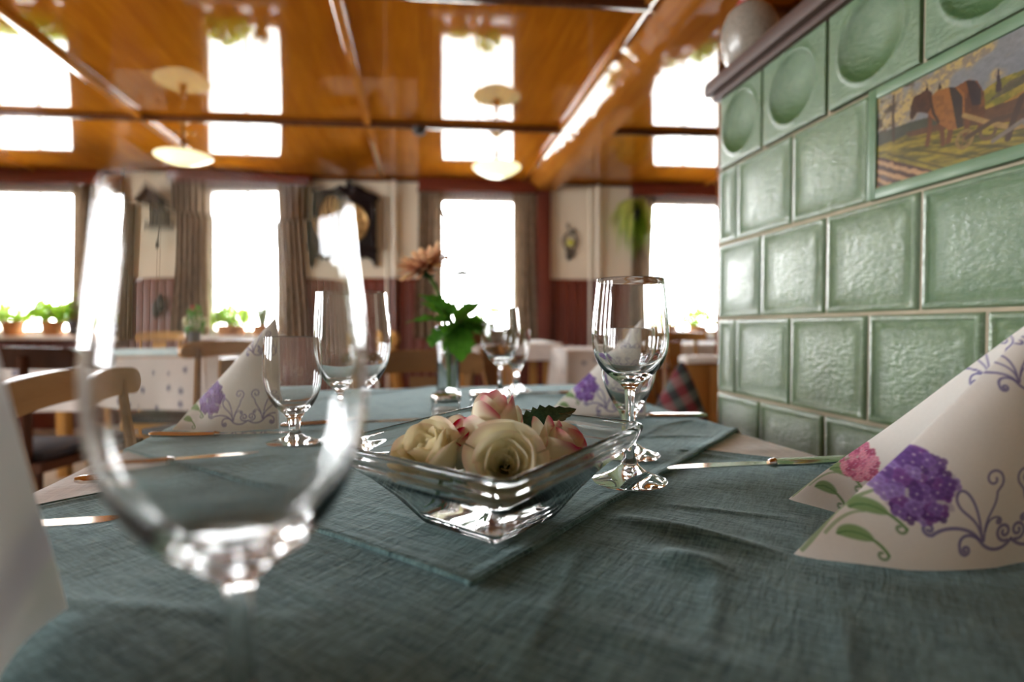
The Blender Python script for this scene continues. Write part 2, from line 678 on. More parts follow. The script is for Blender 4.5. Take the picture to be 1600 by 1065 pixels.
# left wall with three unseen windows added for fill light, other walls
b = MB()
ys = [YN - .2]
for y, hw in LEFT_OPEN:
    ys += [y - hw, y + hw]
ys.append(6.1)
for i in range(0, len(ys), 2):
    b.box(LEFT_X - .25, LEFT_X, ys[i], ys[i + 1], 0, CEIL + .1)
for y, hw in LEFT_OPEN:
    b.box(LEFT_X - .25, LEFT_X, y - hw, y + hw, 0, .85)
    b.box(LEFT_X - .25, LEFT_X, y - hw, y + hw, 2.15, CEIL + .1)
wlft = struct(b.obj('wall_left', M['plaster'], smooth=False))
struct(MB().box(XR, XR + .25, YN - .2, 6.0, 0, CEIL + .1).obj('wall_right', M['plaster'], smooth=False))
b = MB()
xs = [LEFT_X - .25]
for x, hw in FRONT_OPEN:
    xs += [x - hw, x + hw]
    b.box(x - hw, x + hw, YN - .25, YN, 0, .85).box(x - hw, x + hw, YN - .25, YN, 2.15, CEIL + .1)
xs.append(XR + .25)
for i in range(0, len(xs), 2):
    b.box(xs[i], xs[i + 1], YN - .25, YN, 0, CEIL + .1)
struct(b.obj('wall_front', M['plaster'], smooth=False))

# wooden partition behind the stove
pw = struct(MB().box(1.60, 1.70, YN, 2.76, 0, CEIL).obj('wall_partition', M['panelwood'], smooth=False))
pp_me = MB().box(1.585, 1.60, -0.143, 0.143, 0.0, CEIL - .01, 0.005).mesh('panel')
for k in range(17):
    link(pp_me, 'panel', M['panelwood'], pw, (0, 2.60 - k * 0.29, 0))
MB().box(1.575, 1.72, 2.745, 2.80, 0, CEIL, 0.006).obj('end_post', M['panelwood'], pw)

# post under the beam
struct(MB().box(1.195, 1.33, -0.075, 0, 0, 2.205, 0.006).obj('trim_1', M['redwood'], None, WALL_P, WR))

# ceiling: slab, varnished panels, battens
ce = struct(MB().box(LEFT_X - .25, XR + .25, YN - .25, 6.1, CEIL + .012, CEIL + .1).obj('ceiling', M['batten'], smooth=False))
XB = [-4.85, -3.34, -1.81, -0.345, 1.14, 2.72, 4.3]
YB = [5.42, 3.885, 2.365, 0.86, -0.65, -2.3]
SL = math.tan(WALL_A)
for i in range(len(XB) - 1):
    for j in range(len(YB) - 1):
        x0, x1 = XB[i] + .004, XB[i + 1] - .004
        hi, lo = YB[j], YB[j + 1]
        c = [(x0, lo + .004 + SL * x0), (x1, lo + .004 + SL * x1), (x1, hi - .004 + SL * x1), (x0, hi - .004 + SL * x0)]
        b = MB()
        vv = [(px, py, CEIL) for px, py in c] + [(px, py, CEIL + .012) for px, py in c]
        b.pydata(vv, [(0, 1, 2, 3), (7, 6, 5, 4), (0, 4, 5, 1), (1, 5, 6, 2), (2, 6, 7, 3), (3, 7, 4, 0)])
        b.obj('panel', M['ceil'], ce, smooth=False)
bt = MB().box(-.024, .024, YN, 5.6, -.026, 0, 0.006).mesh('batten')
for x in XB[:4] + [2.72]:
    link(bt, 'batten', M['beam'], ce, (x, 0, CEIL))
for j, y in enumerate(YB[:-1]):
    if j == 0:
        MB().box(S0, S1, -.03, 0, -.03, 0, 0.004).obj('batten', M['batten'], ce, (WALL_P.x, WALL_P.y, CEIL), WR)
        continue
    for xa, xb in ((LEFT_X, 0.97), (1.30, XR)):
        ca = cos(WALL_A)
        MB().box(xa / ca, xb / ca, -.02, .02, -.036, 0, 0.006).obj('batten', M['batten'], ce, (0, y, CEIL), WR)

# hewn beam: sloped left face with a wavy adzed edge
vs_, fs_ = [], []
NY = 220
for k in range(NY + 1):
    y = YN + (5.26 - YN) * k / NY
    w = 0.012 * noise.noise((y * 9, 0, 0)) + 0.010 * noise.noise((y * 23, 3, 0)) + 0.005 * noise.noise((y * 60, 5, 0))
    vs_ += [(0.985, y, CEIL), (1.11 + w, y, 2.21 + abs(w) * 0.5 + 0.004 * noise.noise((y * 31, 7, 0))), (1.14, y, 2.209), (1.283, y, 2.21), (1.288, y, 2.216), (1.288, y, CEIL)]
for k in range(NY):
    for q in range(6):
        q2 = (q + 1) % 6
        fs_.append((k * 6 + q, k * 6 + q2, k * 6 + 6 + q2, k * 6 + 6 + q))
fs_ += [tuple(range(6)), tuple(NY * 6 + q for q in range(6))]
bm_ = struct(MB().pydata(vs_, fs_).obj('ceiling_beam', M['beam']))
MB().box(.945, .985, YN, 5.26, CEIL - .026, CEIL, .006).obj('moulding', M['beam'], bm_)

# windows
hdr = [(-4.0, -2.69), (-2.165, -0.872), (0.092, 1.190), (2.12, 3.35)]
for n, ((s, hw), (h0, h1)) in enumerate(zip(OPEN, hdr)):
    b = MB()
    for q in (-1, 1):
        b.box(s + q * hw - (.05 if q > 0 else 0), s + q * hw + (0 if q > 0 else .05), .08, .14, SILL, HEAD, .004)
    b.box(s - hw, s + hw, .08, .14, SILL, SILL + .05, .004)
    b.box(s - hw, s + hw, .08, .14, HEAD - .05, HEAD, .004)
    w = struct(b.obj('window_%d' % (n + 1), M['white_paint'], None, WALL_P, WR))
    MB().box(s - .008, s + .008, .09, .13, SILL + .05, HEAD - .05, .003).obj('mullion', M['white_paint'], w)
    for q in (-1, 1):
        MB().box(s + (q - 1) / 2 * (hw - .05) + .008, s + (q + 1) / 2 * (hw - .05) - .008, .108, .112, SILL + .05, HEAD - .05).obj('pane', M['pane'], w, smooth=False)
    MB().box(s - hw - .06, s + hw + .06, -.16, .09, SILL - .035, SILL, .006).obj('sill', M['white_paint'], w)
    b = MB()
    b.box(h0, h1, -.10, 0, 2.185, CEIL - .006, .006)
    b.box(h0 - .01, h1 + .01, -.112, 0, 2.172, 2.19, .005)
    b.obj('header', M['redwood_x'], w)
    b = MB()
    b.grid(lambda u, v: (s - hw + .02 + u * (2 * hw - .04), -.035 + .008 * sin(u * 110), 2.175 - v * .062), 150, 3)
    b.obj('valance', M['blind'], w)
for n, (y, hw) in enumerate(LEFT_OPEN):
    b = MB()
    for q in (-1, 1):
        b.box(LEFT_X - .14, LEFT_X - .08, y + q * hw - (.05 if q > 0 else 0), y + q * hw + (0 if q > 0 else .05), .85, 2.15)
    b.box(LEFT_X - .14, LEFT_X - .08, y - hw, y + hw, .85, .90)
    b.box(LEFT_X - .14, LEFT_X - .08, y - hw, y + hw, 2.10, 2.15)
    w = struct(b.obj('window_%d' % (n + 5), M['white_paint'], smooth=False))  # unseen window, added as side fill
    MB().box(LEFT_X - .112, LEFT_X - .108, y - hw + .05, y + hw - .05, .90, 2.10).obj('pane', M['pane'], w, smooth=False)

for n, (x, hw) in enumerate(FRONT_OPEN):
    b = MB()
    for q in (-1, 1):
        b.box(x + q * hw - (.05 if q > 0 else 0), x + q * hw + (0 if q > 0 else .05), YN - .14, YN - .08, .85, 2.15)
    b.box(x - hw, x + hw, YN - .14, YN - .08, .85, .90).box(x - hw, x + hw, YN - .14, YN - .08, 2.10, 2.15)
    w = struct(b.obj('window_%d' % (n + 8), M['white_paint'], smooth=False))
    MB().box(x - hw + .05, x + hw - .05, YN - .112, YN - .108, .90, 2.10).obj('pane', M['pane'], w, smooth=False)

# curtains
CURT = [(-2.93, -2.665, 0, 'patterned brown curtain at the right edge of the leftmost window, behind the big glass'),
        (-2.135, -1.80, 1, 'gathered brown curtain between the cuckoo clock and the second window'),
        (-1.165, -0.865, -1, 'gathered brown curtain between the second window and the wall clock'),
        (0.095, 0.325, 1, 'narrow brown curtain behind the gerbera, left of the middle window'),
        (0.965, 1.195, -1, 'narrow brown curtain beside the dark red post, right of the middle window'),
        (2.125, 2.335, 1, 'brown curtain behind the hanging green plant by the right window')]
for c0, c1, fl_, lab in CURT:
    w = c1 - c0
    n = max(4, round(w / 0.055))
    ph = random.uniform(0, 6)

    def cf(u, v, w=w, n=n, ph=ph, fl_=fl_):
        spread = 1.0 + 0.16 * v
        gat = 1 - 0.10 * sin(pi * min(1, v * 1.15)) * (1 if fl_ else 0)
        x = (u - .5) * w * spread * gat + (0.03 * fl_ * -v if fl_ else 0)
        a = 0.017 + .012 * v
        y = a * sin(2 * pi * n * u + ph + .7 * sin(v * 3 + u * 3)) + .006 * sin(u * 41 + v * 5)
        return (x, y, 2.17 - v * 1.36)
    b = MB()
    b.grid(cf, 90, 40)
    o = b.obj('curtain', M['curtain'], None, wl((c0 + c1) / 2, 0.062, 0), WR, recalc=False)
    tag(o, lab, 'curtain', 'window curtains')

# heating pipes
for s, lab in ((-0.135, 'cream vertical heating pipe between the wall clock and the middle window'),
               (1.79, 'cream vertical heating pipe between the iron wall ornament and the hanging plant')):
    t = thing('heating_pipe', lab, 'pipe', wl(s, 0.05, 0), WALL_A, 'vertical heating pipes')
    MB().lathe([(0, 1.372), (.024, 1.372), (.024, CEIL - .03), (0, CEIL - .03)], 20).obj('upper_pipe', M['pipe'], t)
    MB().lathe([(0, 0), (.024, 0), (.024, 1.372), (0, 1.372)], 20).obj('lower_pipe', M['pipe_dark'], t)
    MB().lathe([(0, 0), (.012, 0), (.012, CEIL - .03), (0, CEIL - .03)], 12, (-.07, .02, 0)).obj('thin_pipe', M['pipe'], t)
    for z in (0.4, 1.62, 2.1):
        MB().lathe([(.024, 0), (.029, 0), (.029, .02), (.024, .02)], 20, (0, 0, z)).box(-.006, .006, .0, .05, z, z + .02).obj('clamp', M['pipe'], t)

# ------------------------------------------------------------------ tiled stove
SX = 0.75
st = thing('tiled_stove', 'large green glazed tiled stove along the right side, with a brown cornice', 'stove', (SX, 0, 0))
MB().box(.0082, .84, .10, 1.326, 0.0, 1.3025).box(.045, .84, .10, 1.326, 1.302, 1.49).obj('core', M['grout'], st, smooth=False)


def lines(w):
    e = [0, .003, .0055, .010, .0125, .016, .026, .05]
    c = [x for x in e if x < w / 2 - .004]
    return c + [w / 2] + [w - x for x in reversed(c)]


def tile_mesh(w, h):
    us, ws = lines(w), lines(h)
    prof = [(0, .001), (.003, .0085), (.0055, .0105), (.010, .0105), (.0125, .0082), (.016, .0076), (.026, .0090), (.05, .0105), (1, .0115)]

    def hh(e):
        for (a, p), (c, q) in zip(prof, prof[1:]):
            if e <= c:
                return p + (q - p) * (e - a) / (c - a)
        return prof[-1][1]
    vs_ = [(.0125 - hh(min(u, w - u, v, h - v)), w / 2 - u, v - h / 2) for v in ws for u in us]
    n = len(us)
    fs_ = [(j * n + i, j * n + i + 1, (j + 1) * n + i + 1, (j + 1) * n + i) for j in range(len(ws) - 1) for i in range(n - 1)]
    return MB().pydata(vs_, fs_).mesh('tile')


def disc_mesh(w, h):
    R = .071
    n = 56

    def fn(u, v):
        y, z = (u - .5) * w, (v - .5) * h
        e = min(u * w, (1 - u) * w, v * h, (1 - v) * h)
        r = hypot(y, z)
        hgt = .0105 if e > .0035 else (.0085 if e > .0005 else -.034)
        q = r / R
        if q < 1:
            hgt -= .024 * (1 - q ** 2.4) ** .9
        if .90 < q < 1.12:
            hgt += .0028 * sin(pi * (q - .90) / .22) ** 2
        return (.0125 - hgt, -y, z)
    return MB().grid(fn, n, n).mesh('disc_tile')


G = .0032
rowz = [(1.3025, 1.490), (1.115, 1.3025), (.9275, 1.115), (.74, .9275), (.5525, .74), (.365, .5525), (.1775, .365)]
even = [1.326, 1.145, .943, .742, .541, .34, .12]
odd = [1.326, 1.243, 1.042, .841, .64, .439, .238, .12]
cache = {}
for r, (z0, z1) in enumerate(rowz):
    js = even if r % 2 == 0 else odd
    for ya, yb in zip(js, js[1:]):
        if r == 1 and ya < .85 and ya > .36:
            continue
        w, h = ya - yb - G, z1 - z0 - G
        key = (round(w, 3), r == 0)
        if key not in cache:
            cache[key] = disc_mesh(w, h) if r == 0 else tile_mesh(w, h)
        o = link(cache[key], 'tile', M['glaze'], st, (0, (ya + yb) / 2, (z0 + z1) / 2))
        if r == 0:
            o['label'] = 'green tile with a sunken round dish'
for y in even:
    MB().box(.0082, .05, y - .003, y + .003, 1.3025, 1.49).obj('grout_line', M['grout'], st, smooth=False)
# far end of the stove
for r, (z0, z1) in enumerate(rowz):
    for k in range(4):
        key = ('end',)
        if key not in cache:
            cache[key] = tile_mesh(.2, .183)
        link(cache[key], 'tile', M['glaze'], st, (.11 + k * .2, 1.326 - .0125 + .0125, (z0 + z1) / 2), (0, 0, -pi / 2))
MB().box(-.03, .85, .05, 1.35, 1.492, 1.530, .010).obj('cornice', M['stovetop'], st)
MB().box(-.012, .84, .08, 1.336, 1.478, 1.495, .004).obj('cornice_lip', M['stovetop'], st)

# picture tile
PY0, PY1, PZ0, PZ1 = .841 - G / 2, .351, 1.115 + G / 2, 1.3025 - G / 2
pf = thing_pf = bpy.data.objects.new('picture_tile', None)
COL.objects.link(pf)
pf.parent = st
pf['label'] = 'long tile painted with horses ploughing a field'
b = MB()
for (ya, yb, za, zb) in ((PY0, PY0 - .017, PZ0, PZ1), (PY1 + .017, PY1, PZ0, PZ1), (PY0 - .0165, PY1 + .0165, PZ0, PZ0 + .0185), (PY0 - .0165, PY1 + .0165, PZ1 - .0185, PZ1)):
    b.box(-.003, .0125, yb, ya, za, zb, .002)
b.obj('frame', M['glaze_smooth'], pf)
iy0, iy1, iz0, iz1 = PY0 - .0165, PY1 + .0165, PZ0 + .018, PZ1 - .018
NU, NV = 420, 150
b = MB()
b.grid(lambda u, v: (.001, iy0 + (iy1 - iy0) * u, iz0 + (iz1 - iz0) * v), NU, NV)
me = b.mesh('painting', recalc=False)
U, V = np.meshgrid(np.linspace(0, 1, NU + 1), np.linspace(0, 1, NV + 1))
U, V = U.ravel(), V.ravel()
rng = np.random.RandomState(3)


def vnoise(x, y, seed):
    g = np.random.RandomState(seed).rand(64, 64)
    xi, yi = np.floor(x).astype(int), np.floor(y).astype(int)
    fx, fy = x - xi, y - yi
    fx, fy = fx * fx * (3 - 2 * fx), fy * fy * (3 - 2 * fy)
    a = g[xi % 64, yi % 64] * (1 - fx) + g[(xi + 1) % 64, yi % 64] * fx
    c = g[xi % 64, (yi + 1) % 64] * (1 - fx) + g[(xi + 1) % 64, (yi + 1) % 64] * fx
    return a * (1 - fy) + c * fy


def fbm(x, y, s=1):
    return .5 * vnoise(x, y, s) + .3 * vnoise(x * 2.1, y * 2.1, s + 1) + .2 * vnoise(x * 4.3, y * 4.3, s + 2)


def lin(c):
    return np.array([(v / 255 / 12.92 if v / 255 <= .04045 else ((v / 255 + .055) / 1.055) ** 2.4) for v in c])


img = np.zeros((len(U), 3))


def paint(mask, c, c2=None, n=None):
    a = np.clip(mask, 0, 1)[:, None]
    col = lin(c)[None, :]
    if c2 is not None:
        t = np.clip(n, 0, 1)[:, None]
        col = col * (1 - t) + lin(c2)[None, :] * t
    img[:] = img * (1 - a) + col * a


def inside(poly):
    m = np.zeros(len(U), bool)
    n = len(poly)
    for i in range(n):
        (xa, ya), (xb, yb) = poly[i], poly[(i + 1) % n]
        if ya == yb:
            continue
        c = ((ya > V) != (yb > V)) & (U < (xb - xa) * (V - ya) / (yb - ya) + xa)
        m ^= c
    return m.astype(float)


def stroke(pts, w, U_=None, V_=None, asp=3.06):
    U_ = U if U_ is None else U_
    V_ = V if V_ is None else V_
    d = np.full(len(U_), 9.0)
    for (xa, ya), (xb, yb) in zip(pts, pts[1:]):
        dx, dy = (xb - xa) * asp, yb - ya
        px, py = (U_ - xa) * asp, V_ - ya
        t = np.clip((px * dx + py * dy) / (dx * dx + dy * dy + 1e-12), 0, 1)
        d = np.minimum(d, np.hypot(px - t * dx, py - t * dy))
    return 1 - smooth01(w * .7, w * 1.3, d)


nz = fbm(U * 30, V * 12, 11)
fz = fbm(U * 70, V * 30, 21)
paint(np.ones(len(U)), (104, 116, 128), (136, 140, 140), V)
cl = smooth01(.42, .60, fbm(U * 9 + 2, V * 4, 5) - .14 * np.abs(V - .75))
paint(cl, (186, 168, 116), (132, 124, 112), smooth01(.35, .65, fz))
paint(inside([(-.1, .45), (-.1, .63), (.14, .59), (.3, .52), (.3, .4)]), (52, 68, 62), (70, 84, 66), nz)
paint(inside([(.30, .3), (.36, .52), (.40, .61), (.44, .64), (.50, .63), (.62, .75), (.8, .70), (1.1, .62), (1.1, .2), (.3, .2)]), (112, 112, 46), (150, 136, 60), smooth01(.35, .65, nz))
paint(inside([(.40, .47), (.46, .58), (.56, .60), (.56, .54), (.47, .50)]), (72, 78, 60), (96, 92, 72), fz)
paint(inside([(.39, .38), (.50, .45), (1.1, .5), (1.1, .36), (.39, .33)]), (160, 122, 52), (128, 110, 48), nz)
paint(inside([(-.1, .47), (.135, .47), (.3, .37), (.5, .2), (1.1, .1), (1.1, -.1), (-.1, -.1)]), (84, 86, 26), (146, 134, 44), smooth01(.3, .7, fbm(U * 14 + V * 5, V * 26 + U * 10, 31)))
paint(inside([(.12, .50), (.30, .43), (1.1, .34), (1.1, .2), (.5, .2), (.3, .36), (.135, .44)]), (78, 56, 40), (104, 76, 50), nz)
fur = .5 + .5 * np.sin((V * 1.0 + U * 1.55) * 62 + 3 * nz)
paint(inside([(-.1, .50), (-.02, .39), (.255, -.03), (.255, -.2), (-.1, -.2)]), (74, 46, 32), (170, 140, 104), smooth01(.35, .75, fur))
for k in range(7):
    paint(.7 * stroke([(.05 + .09 * k, .34 - .03 * k), (.30 + .11 * k, -.05)], .012), (66, 68, 20))
paint(smooth01(.44, .56, fbm(U * 26, V * 11, 41)) * smooth01(.20, .10, U + .25 * (.97 - V)) * (V > .6), (72, 62, 36))
paint(stroke([(.070, .95), (.068, .72), (.073, .46)], .016), (66, 52, 40))
paint(inside([(.426, .60), (.428, .66), (.432, .76), (.436, .66), (.441, .60), (.441, .53), (.426, .53)]), (60, 54, 60))
horse = [(.205, .60), (.216, .76), (.242, .79), (.276, .77), (.309, .73), (.33, .645), (.333, .43), (.311, .33), (.278, .36), (.238, .48)]
h2 = [(.300, .74), (.34, .76), (.37, .71), (.391, .58), (.397, .37), (.36, .38), (.331, .40)]
for a, b_, w in (((.215, .6), (.205, .29), .024), ((.245, .5), (.262, .24), .024), ((.285, .42), (.280, .25), .028), ((.34, .42), (.335, .26), .026), ((.385, .42), (.378, .26), .022)):
    paint(stroke([a, ((a[0] + b_[0]) / 2 + .004, (a[1] + b_[1]) / 2), b_], w), (98, 62, 32))
paint(inside(h2), (120, 80, 40), (86, 54, 28), smooth01(.35, .65, nz))
paint(inside(horse), (150, 106, 52), (104, 68, 32), smooth01(.34, .42, U) * .4 + .6 * smooth01(.35, .7, fz))
paint(inside([(.201, .85), (.219, .80), (.222, .66), (.205, .60), (.19, .63), (.166, .66), (.147, .60), (.136, .64), (.140, .75), (.152, .84), (.183, .84)]), (48, 30, 22), (84, 54, 34), fz)
paint(inside([(.196, .84), (.201, .91), (.207, .84)]) + inside([(.240, .79), (.246, .86), (.256, .79)]), (44, 28, 20))
paint(inside([(.279, .77), (.300, .74), (.325, .62), (.327, .34), (.308, .34), (.294, .56)]), (34, 40, 46), (52, 50, 44), nz)
paint(inside([(.335, .755), (.360, .73), (.381, .62), (.381, .48), (.356, .50)]), (36, 38, 46))
paint(stroke([(.214, .74), (.226, .58), (.245, .47)], .014), (46, 30, 22))
ring = np.abs(np.hypot((U - .333) * 3.06, V - .215) - .075)
paint(1 - smooth01(.012, .024, ring), (134, 116, 70))
paint(1 - smooth01(.012, .03, np.hypot((U - .333) * 3.06, V - .215)), (134, 116, 70))
for a in range(6):
    paint(.8 * stroke([(.333, .215), (.333 + .024 * cos(a * pi / 3), .215 + .07 * sin(a * pi / 3))], .008), (110, 92, 56))
ring2 = np.abs(np.hypot((U - .405) * 3.06, V - .22) - .07)
paint(1 - smooth01(.010, .022, ring2), (96, 80, 56))
paint(stroke([(.33, .44), (.40, .30), (.475, .165), (.60, .13)], .022), (150, 128, 84))
paint(stroke([(.34, .22), (.42, .29), (.56, .26)], .022), (74, 58, 42))
paint(stroke([(.462, .09), (.478, .25), (.497, .40), (.53, .44)], .028), (62, 46, 34))
paint(stroke([(.42, .11), (.50, .20), (.53, .10)], .02), (120, 116, 108))
paint(inside([(.545, .12), (.55, .40), (.54, .62), (.57, .72), (.61, .62), (.61, .36), (.625, .10), (.595, .10), (.585, .30), (.572, .10)]), (70, 72, 84))
paint(1 - smooth01(.03, .045, np.hypot((U - .573) * 3.06, V - .76)), (150, 110, 84))
img[:] = (img ** 1.25) * (.72 + .45 * fz[:, None])
set_col(me, img)
link(me, 'painting', M['painting'], pf)

# things on the stove
b = MB()
b.lathe([(0, 0), (.030, 0), (.036, .004), (.052, .022), (.064, .05), (.069, .085), (.066, .115), (.056, .142), (.040, .160), (.020, .169), (0, .171)], 40)
o = b.obj('stoneware_jar', M['jar'], None, (.803, 1.275, 1.530), (radians(0), 0, .4))
tag(o, 'rounded speckled grey stoneware jar on top of the tiled stove', 'jar')
t = thing('candle', 'slim white candle in a red holder behind the grey jar on the stove', 'candle', (.822, 1.335, 1.530))
MB().lathe([(0, 0), (.03, 0), (.03, .006), (.012, .012), (.010, .14), (.018, .15), (.020, .20), (.014, .21), (0, .21)], 20).obj('holder', M['red'], t)
MB().lathe([(0, .205), (.0065, .205), (.0065, .36), (.002, .366), (0, .366)], 14).obj('wax', M['whitecard'], t)
t = thing('card_box', 'small white box with a yellow side standing on the stove, near the top edge', 'box', (.835, 1.05, 1.530), .3)
MB().box(-.03, .03, -.02, .02, 0, .09, .002).obj('carton', M['whitecard'], t)
MB().box(-.0302, .0302, -.028, -.0202, .03, .09, .001).obj('yellow_panel', M['yellow'], t)

# ------------------------------------------------------------------ main table and its cloths
TA = radians(4.0)
TC = Vector((0.05, 0.70))
TH = (0.415, 0.75)
TOP = 0.7465
t = thing('dining_table', 'long dining table in the foreground under white and grey-green cloths', 'table', (TC.x, TC.y, 0), TA)
MB().box(-TH[0], TH[0], -TH[1], TH[1], TOP - .03, TOP, .004).obj('table_top', M['oak_x'], t)
b = MB()
b.box(-.36, .36, -.68, -.655, .62, TOP - .031).box(-.36, .36, .655, .68, .62, TOP - .031).box(-.36, -.335, -.68, .68, .62, TOP - .031).box(.335, .36, -.68, .68, .62, TOP - .031)
b.obj('apron', M['oak_x'], t)
for sx in (-1, 1):
    for sy in (-1, 1):
        MB().box(sx * .345 - .03, sx * .345 + .03, sy * .665 - .03, sy * .665 + .03, 0, TOP - .031, .004).obj('leg', M['oak'], t)


def drape(wx, wy, z, lay):
    """world xy on the table -> table-local point, falling over the edges"""
    d = Vector((wx, wy)) - TC
    x, y = d.x * cos(-TA) - d.y * sin(-TA), d.x * sin(-TA) + d.y * cos(-TA)
    cx, cyy = max(-TH[0], min(TH[0], x)), max(-TH[1], min(TH[1], y))
    ox, oy = x - cx, y - cyy
    o = hypot(ox, oy)
    if o > 1e-6:
        k = .004 + lay + .02 * min(1, o * 3) * (.5 + .5 * noise.noise((x * 7, y * 7, 2)))
        drop = max(0, o - .004)
        cx += ox / o * min(o, k)
        cyy += oy / o * min(o, k)
        z -= drop
    return (cx, cyy, z)


def cloth(name, center, side, rot, z, mat, lay, label, ridges=(), res=170, amp=.0012, cat='tablecloth', seed=0, wid=None):
    c, s = cos(rot), sin(rot)
    sy_ = wid or side

    def fn(u, v):
        a, q = (u - .5) * side, (v - .5) * sy_
        wx, wy = center[0] + a * c - q * s, center[1] + a * s + q * c
        e = min(u, 1 - u) * side
        e2 = min(v, 1 - v) * sy_
        e = min(e, e2)
        h = amp * (noise.noise((wx * 9 + seed, wy * 9, 1)) + .6 * noise.noise((wx * 24, wy * 24 + seed, 4)))
        h += .0016 * math.exp(-((e - .004) / .006) ** 2) + .0006 * math.exp(-((e - .018) / .002) ** 2)
        for (x0, y0, x1, y1, hh, ww) in ridges:
            dx, dy = x1 - x0, y1 - y0
            L2 = dx * dx + dy * dy
            tt = ((wx - x0) * dx + (wy - y0) * dy) / L2
            tc = max(0, min(1, tt))
            dd = hypot(wx - x0 - tc * dx, wy - y0 - tc * dy)
            h += hh * math.exp(-(dd / ww) ** 2) * (sin(pi * min(1, max(0, tc * .92 + .04))) ** .6)
        return drape(wx, wy, z + max(-.0004, h), lay)
    b = MB()
    b.grid(fn, res, res)
    o = b.obj(name, mat, None, (TC.x, TC.y, 0), (0, 0, TA), recalc=False)
    md = o.modifiers.new('thickness', 'SOLIDIFY')
    md.thickness = .0009
    md.offset = -1
    if name == 'green_cloth':
        n_ = 160
        ring = [(k / n_, 0) for k in range(n_)] + [(1, k / n_) for k in range(n_)] + [(1 - k / n_, 1) for k in range(n_)] + [(0, 1 - k / n_) for k in range(n_ + 1)]
        pts_ = [Vector(fn(*q)) - Vector((0, 0, .0006)) for q in ring]
        MB().tube(pts_, .0019, 8).obj('hem', mat, o)
    return tag(o, label, cat)


cloth('white_tablecloth', (TC.x, TC.y), 1.26, TA, .7474, M['whitecloth'], 0.0, 'white tablecloth lying under the green cloths, bare at the table corner near the stove',
      [(.36, .66, .46, .64, .002, .006), (.40, .70, .47, .72, .0018, .005), (-.36, .60, -.25, .62, .002, .006), (-.36, .68, -.22, .66, .0015, .005)], 150, .001, seed=3, wid=1.93)
cloth('green_cloth', (.07, .364), .80, pi / 4, .7490, M['teal'], .003, 'grey-green linen cloth in the foreground under the knife and the big napkin',
      [(.155, .425, .235, .345, .0065, .010), (.205, .455, .30, .40, .0018, .004), (.16, .355, .19, .325, .006, .013), (.19, .33, .135, .245, .002, .007),
       (.33, .655, .28, .60, .003, .007), (.02, .20, .24, .62, .0009, .003), (-.18, .45, .02, .25, .0012, .004), (-.24, .36, -.06, .30, .0014, .006),
       (.06, .30, .15, .22, .0015, .010), (-.15, .33, -.02, .20, .0012, .006), (.30, .66, .37, .60, .003, .008), (.1, .1, .25, .3, .0012, .005)], 210, .0013)
cloth('green_cloth', (.029, 1.43), .80, pi / 4, .7490, M['teal'], .003, 'grey-green linen cloth at the far end of the table, under the flower vase',
      [(-.3, 1.15, .3, 1.17, .001, .004), (.2, 1.0, .4, 1.1, .001, .004)], 120, .0010, seed=5)
cloth('green_cloth', (.029, .891), .80, pi / 4, .7515, M['teal'], .006, 'grey-green linen cloth lying diagonally under the glass bowl, corner towards the viewer',
      [(-.04, .48, .04, .385, .0009, .002), (-.06, .50, .06, .36, .0012, .006), (.35, .80, .45, .86, .0022, .006), (.27, .70, .36, .80, .0016, .005), (.30, .73, .40, .72, .002, .005),
       (-.3, .86, -.15, .80, .0016, .005), (.02, .60, .30, .88, .0008, .003), (-.1, .62, -.25, .78, .0010, .004)], 210, .0012, seed=9)
ZT = .7532      # where the things on the table stand

# ------------------------------------------------------------------ glasses


def glass_profile(outer, rim_t=.0011, floor=.078, wall=.0012):
    """outer profile (r,z) from the foot centre to the rim; returns the closed profile with the inside"""
    rim_r, rim_z = outer[-1]
    inner = [(max(.001, r - wall - .0045 * max(0, 1 - (z - floor) / .026) ** 1.5), z) for r, z in outer if z > floor + .004]
    prof = list(outer) + [(rim_r - rim_t * .5, rim_z + .0005), (rim_r - rim_t, rim_z)]
    prof += [(r, z) for r, z in reversed(inner[:-1])]
    prof += [(inner[0][0] * .55, floor + .0012), (0, floor)]
    return prof


def refine(p, k=3):
    """Catmull-Rom through the profile"""
    out = []
    n = len(p)
    for i in range(n - 1):
        p0, p1, p2, p3 = p[max(0, i - 1)], p[i], p[i + 1], p[min(n - 1, i + 2)]
        for j in range(k):
            t_ = j / k
            r_ = []
            for a in range(2):
                m1, m2 = (p2[a] - p0[a]) / 2, (p3[a] - p1[a]) / 2
                h = t_ * t_ * t_
                r_.append((2 * h - 3 * t_ * t_ + 1) * p1[a] + (h - 2 * t_ * t_ + t_) * m1 + (-2 * h + 3 * t_ * t_) * p2[a] + (h - t_ * t_) * m2)
            out.append((max(0, r_[0]), r_[1]))
    out.append(p[-1])
    return out


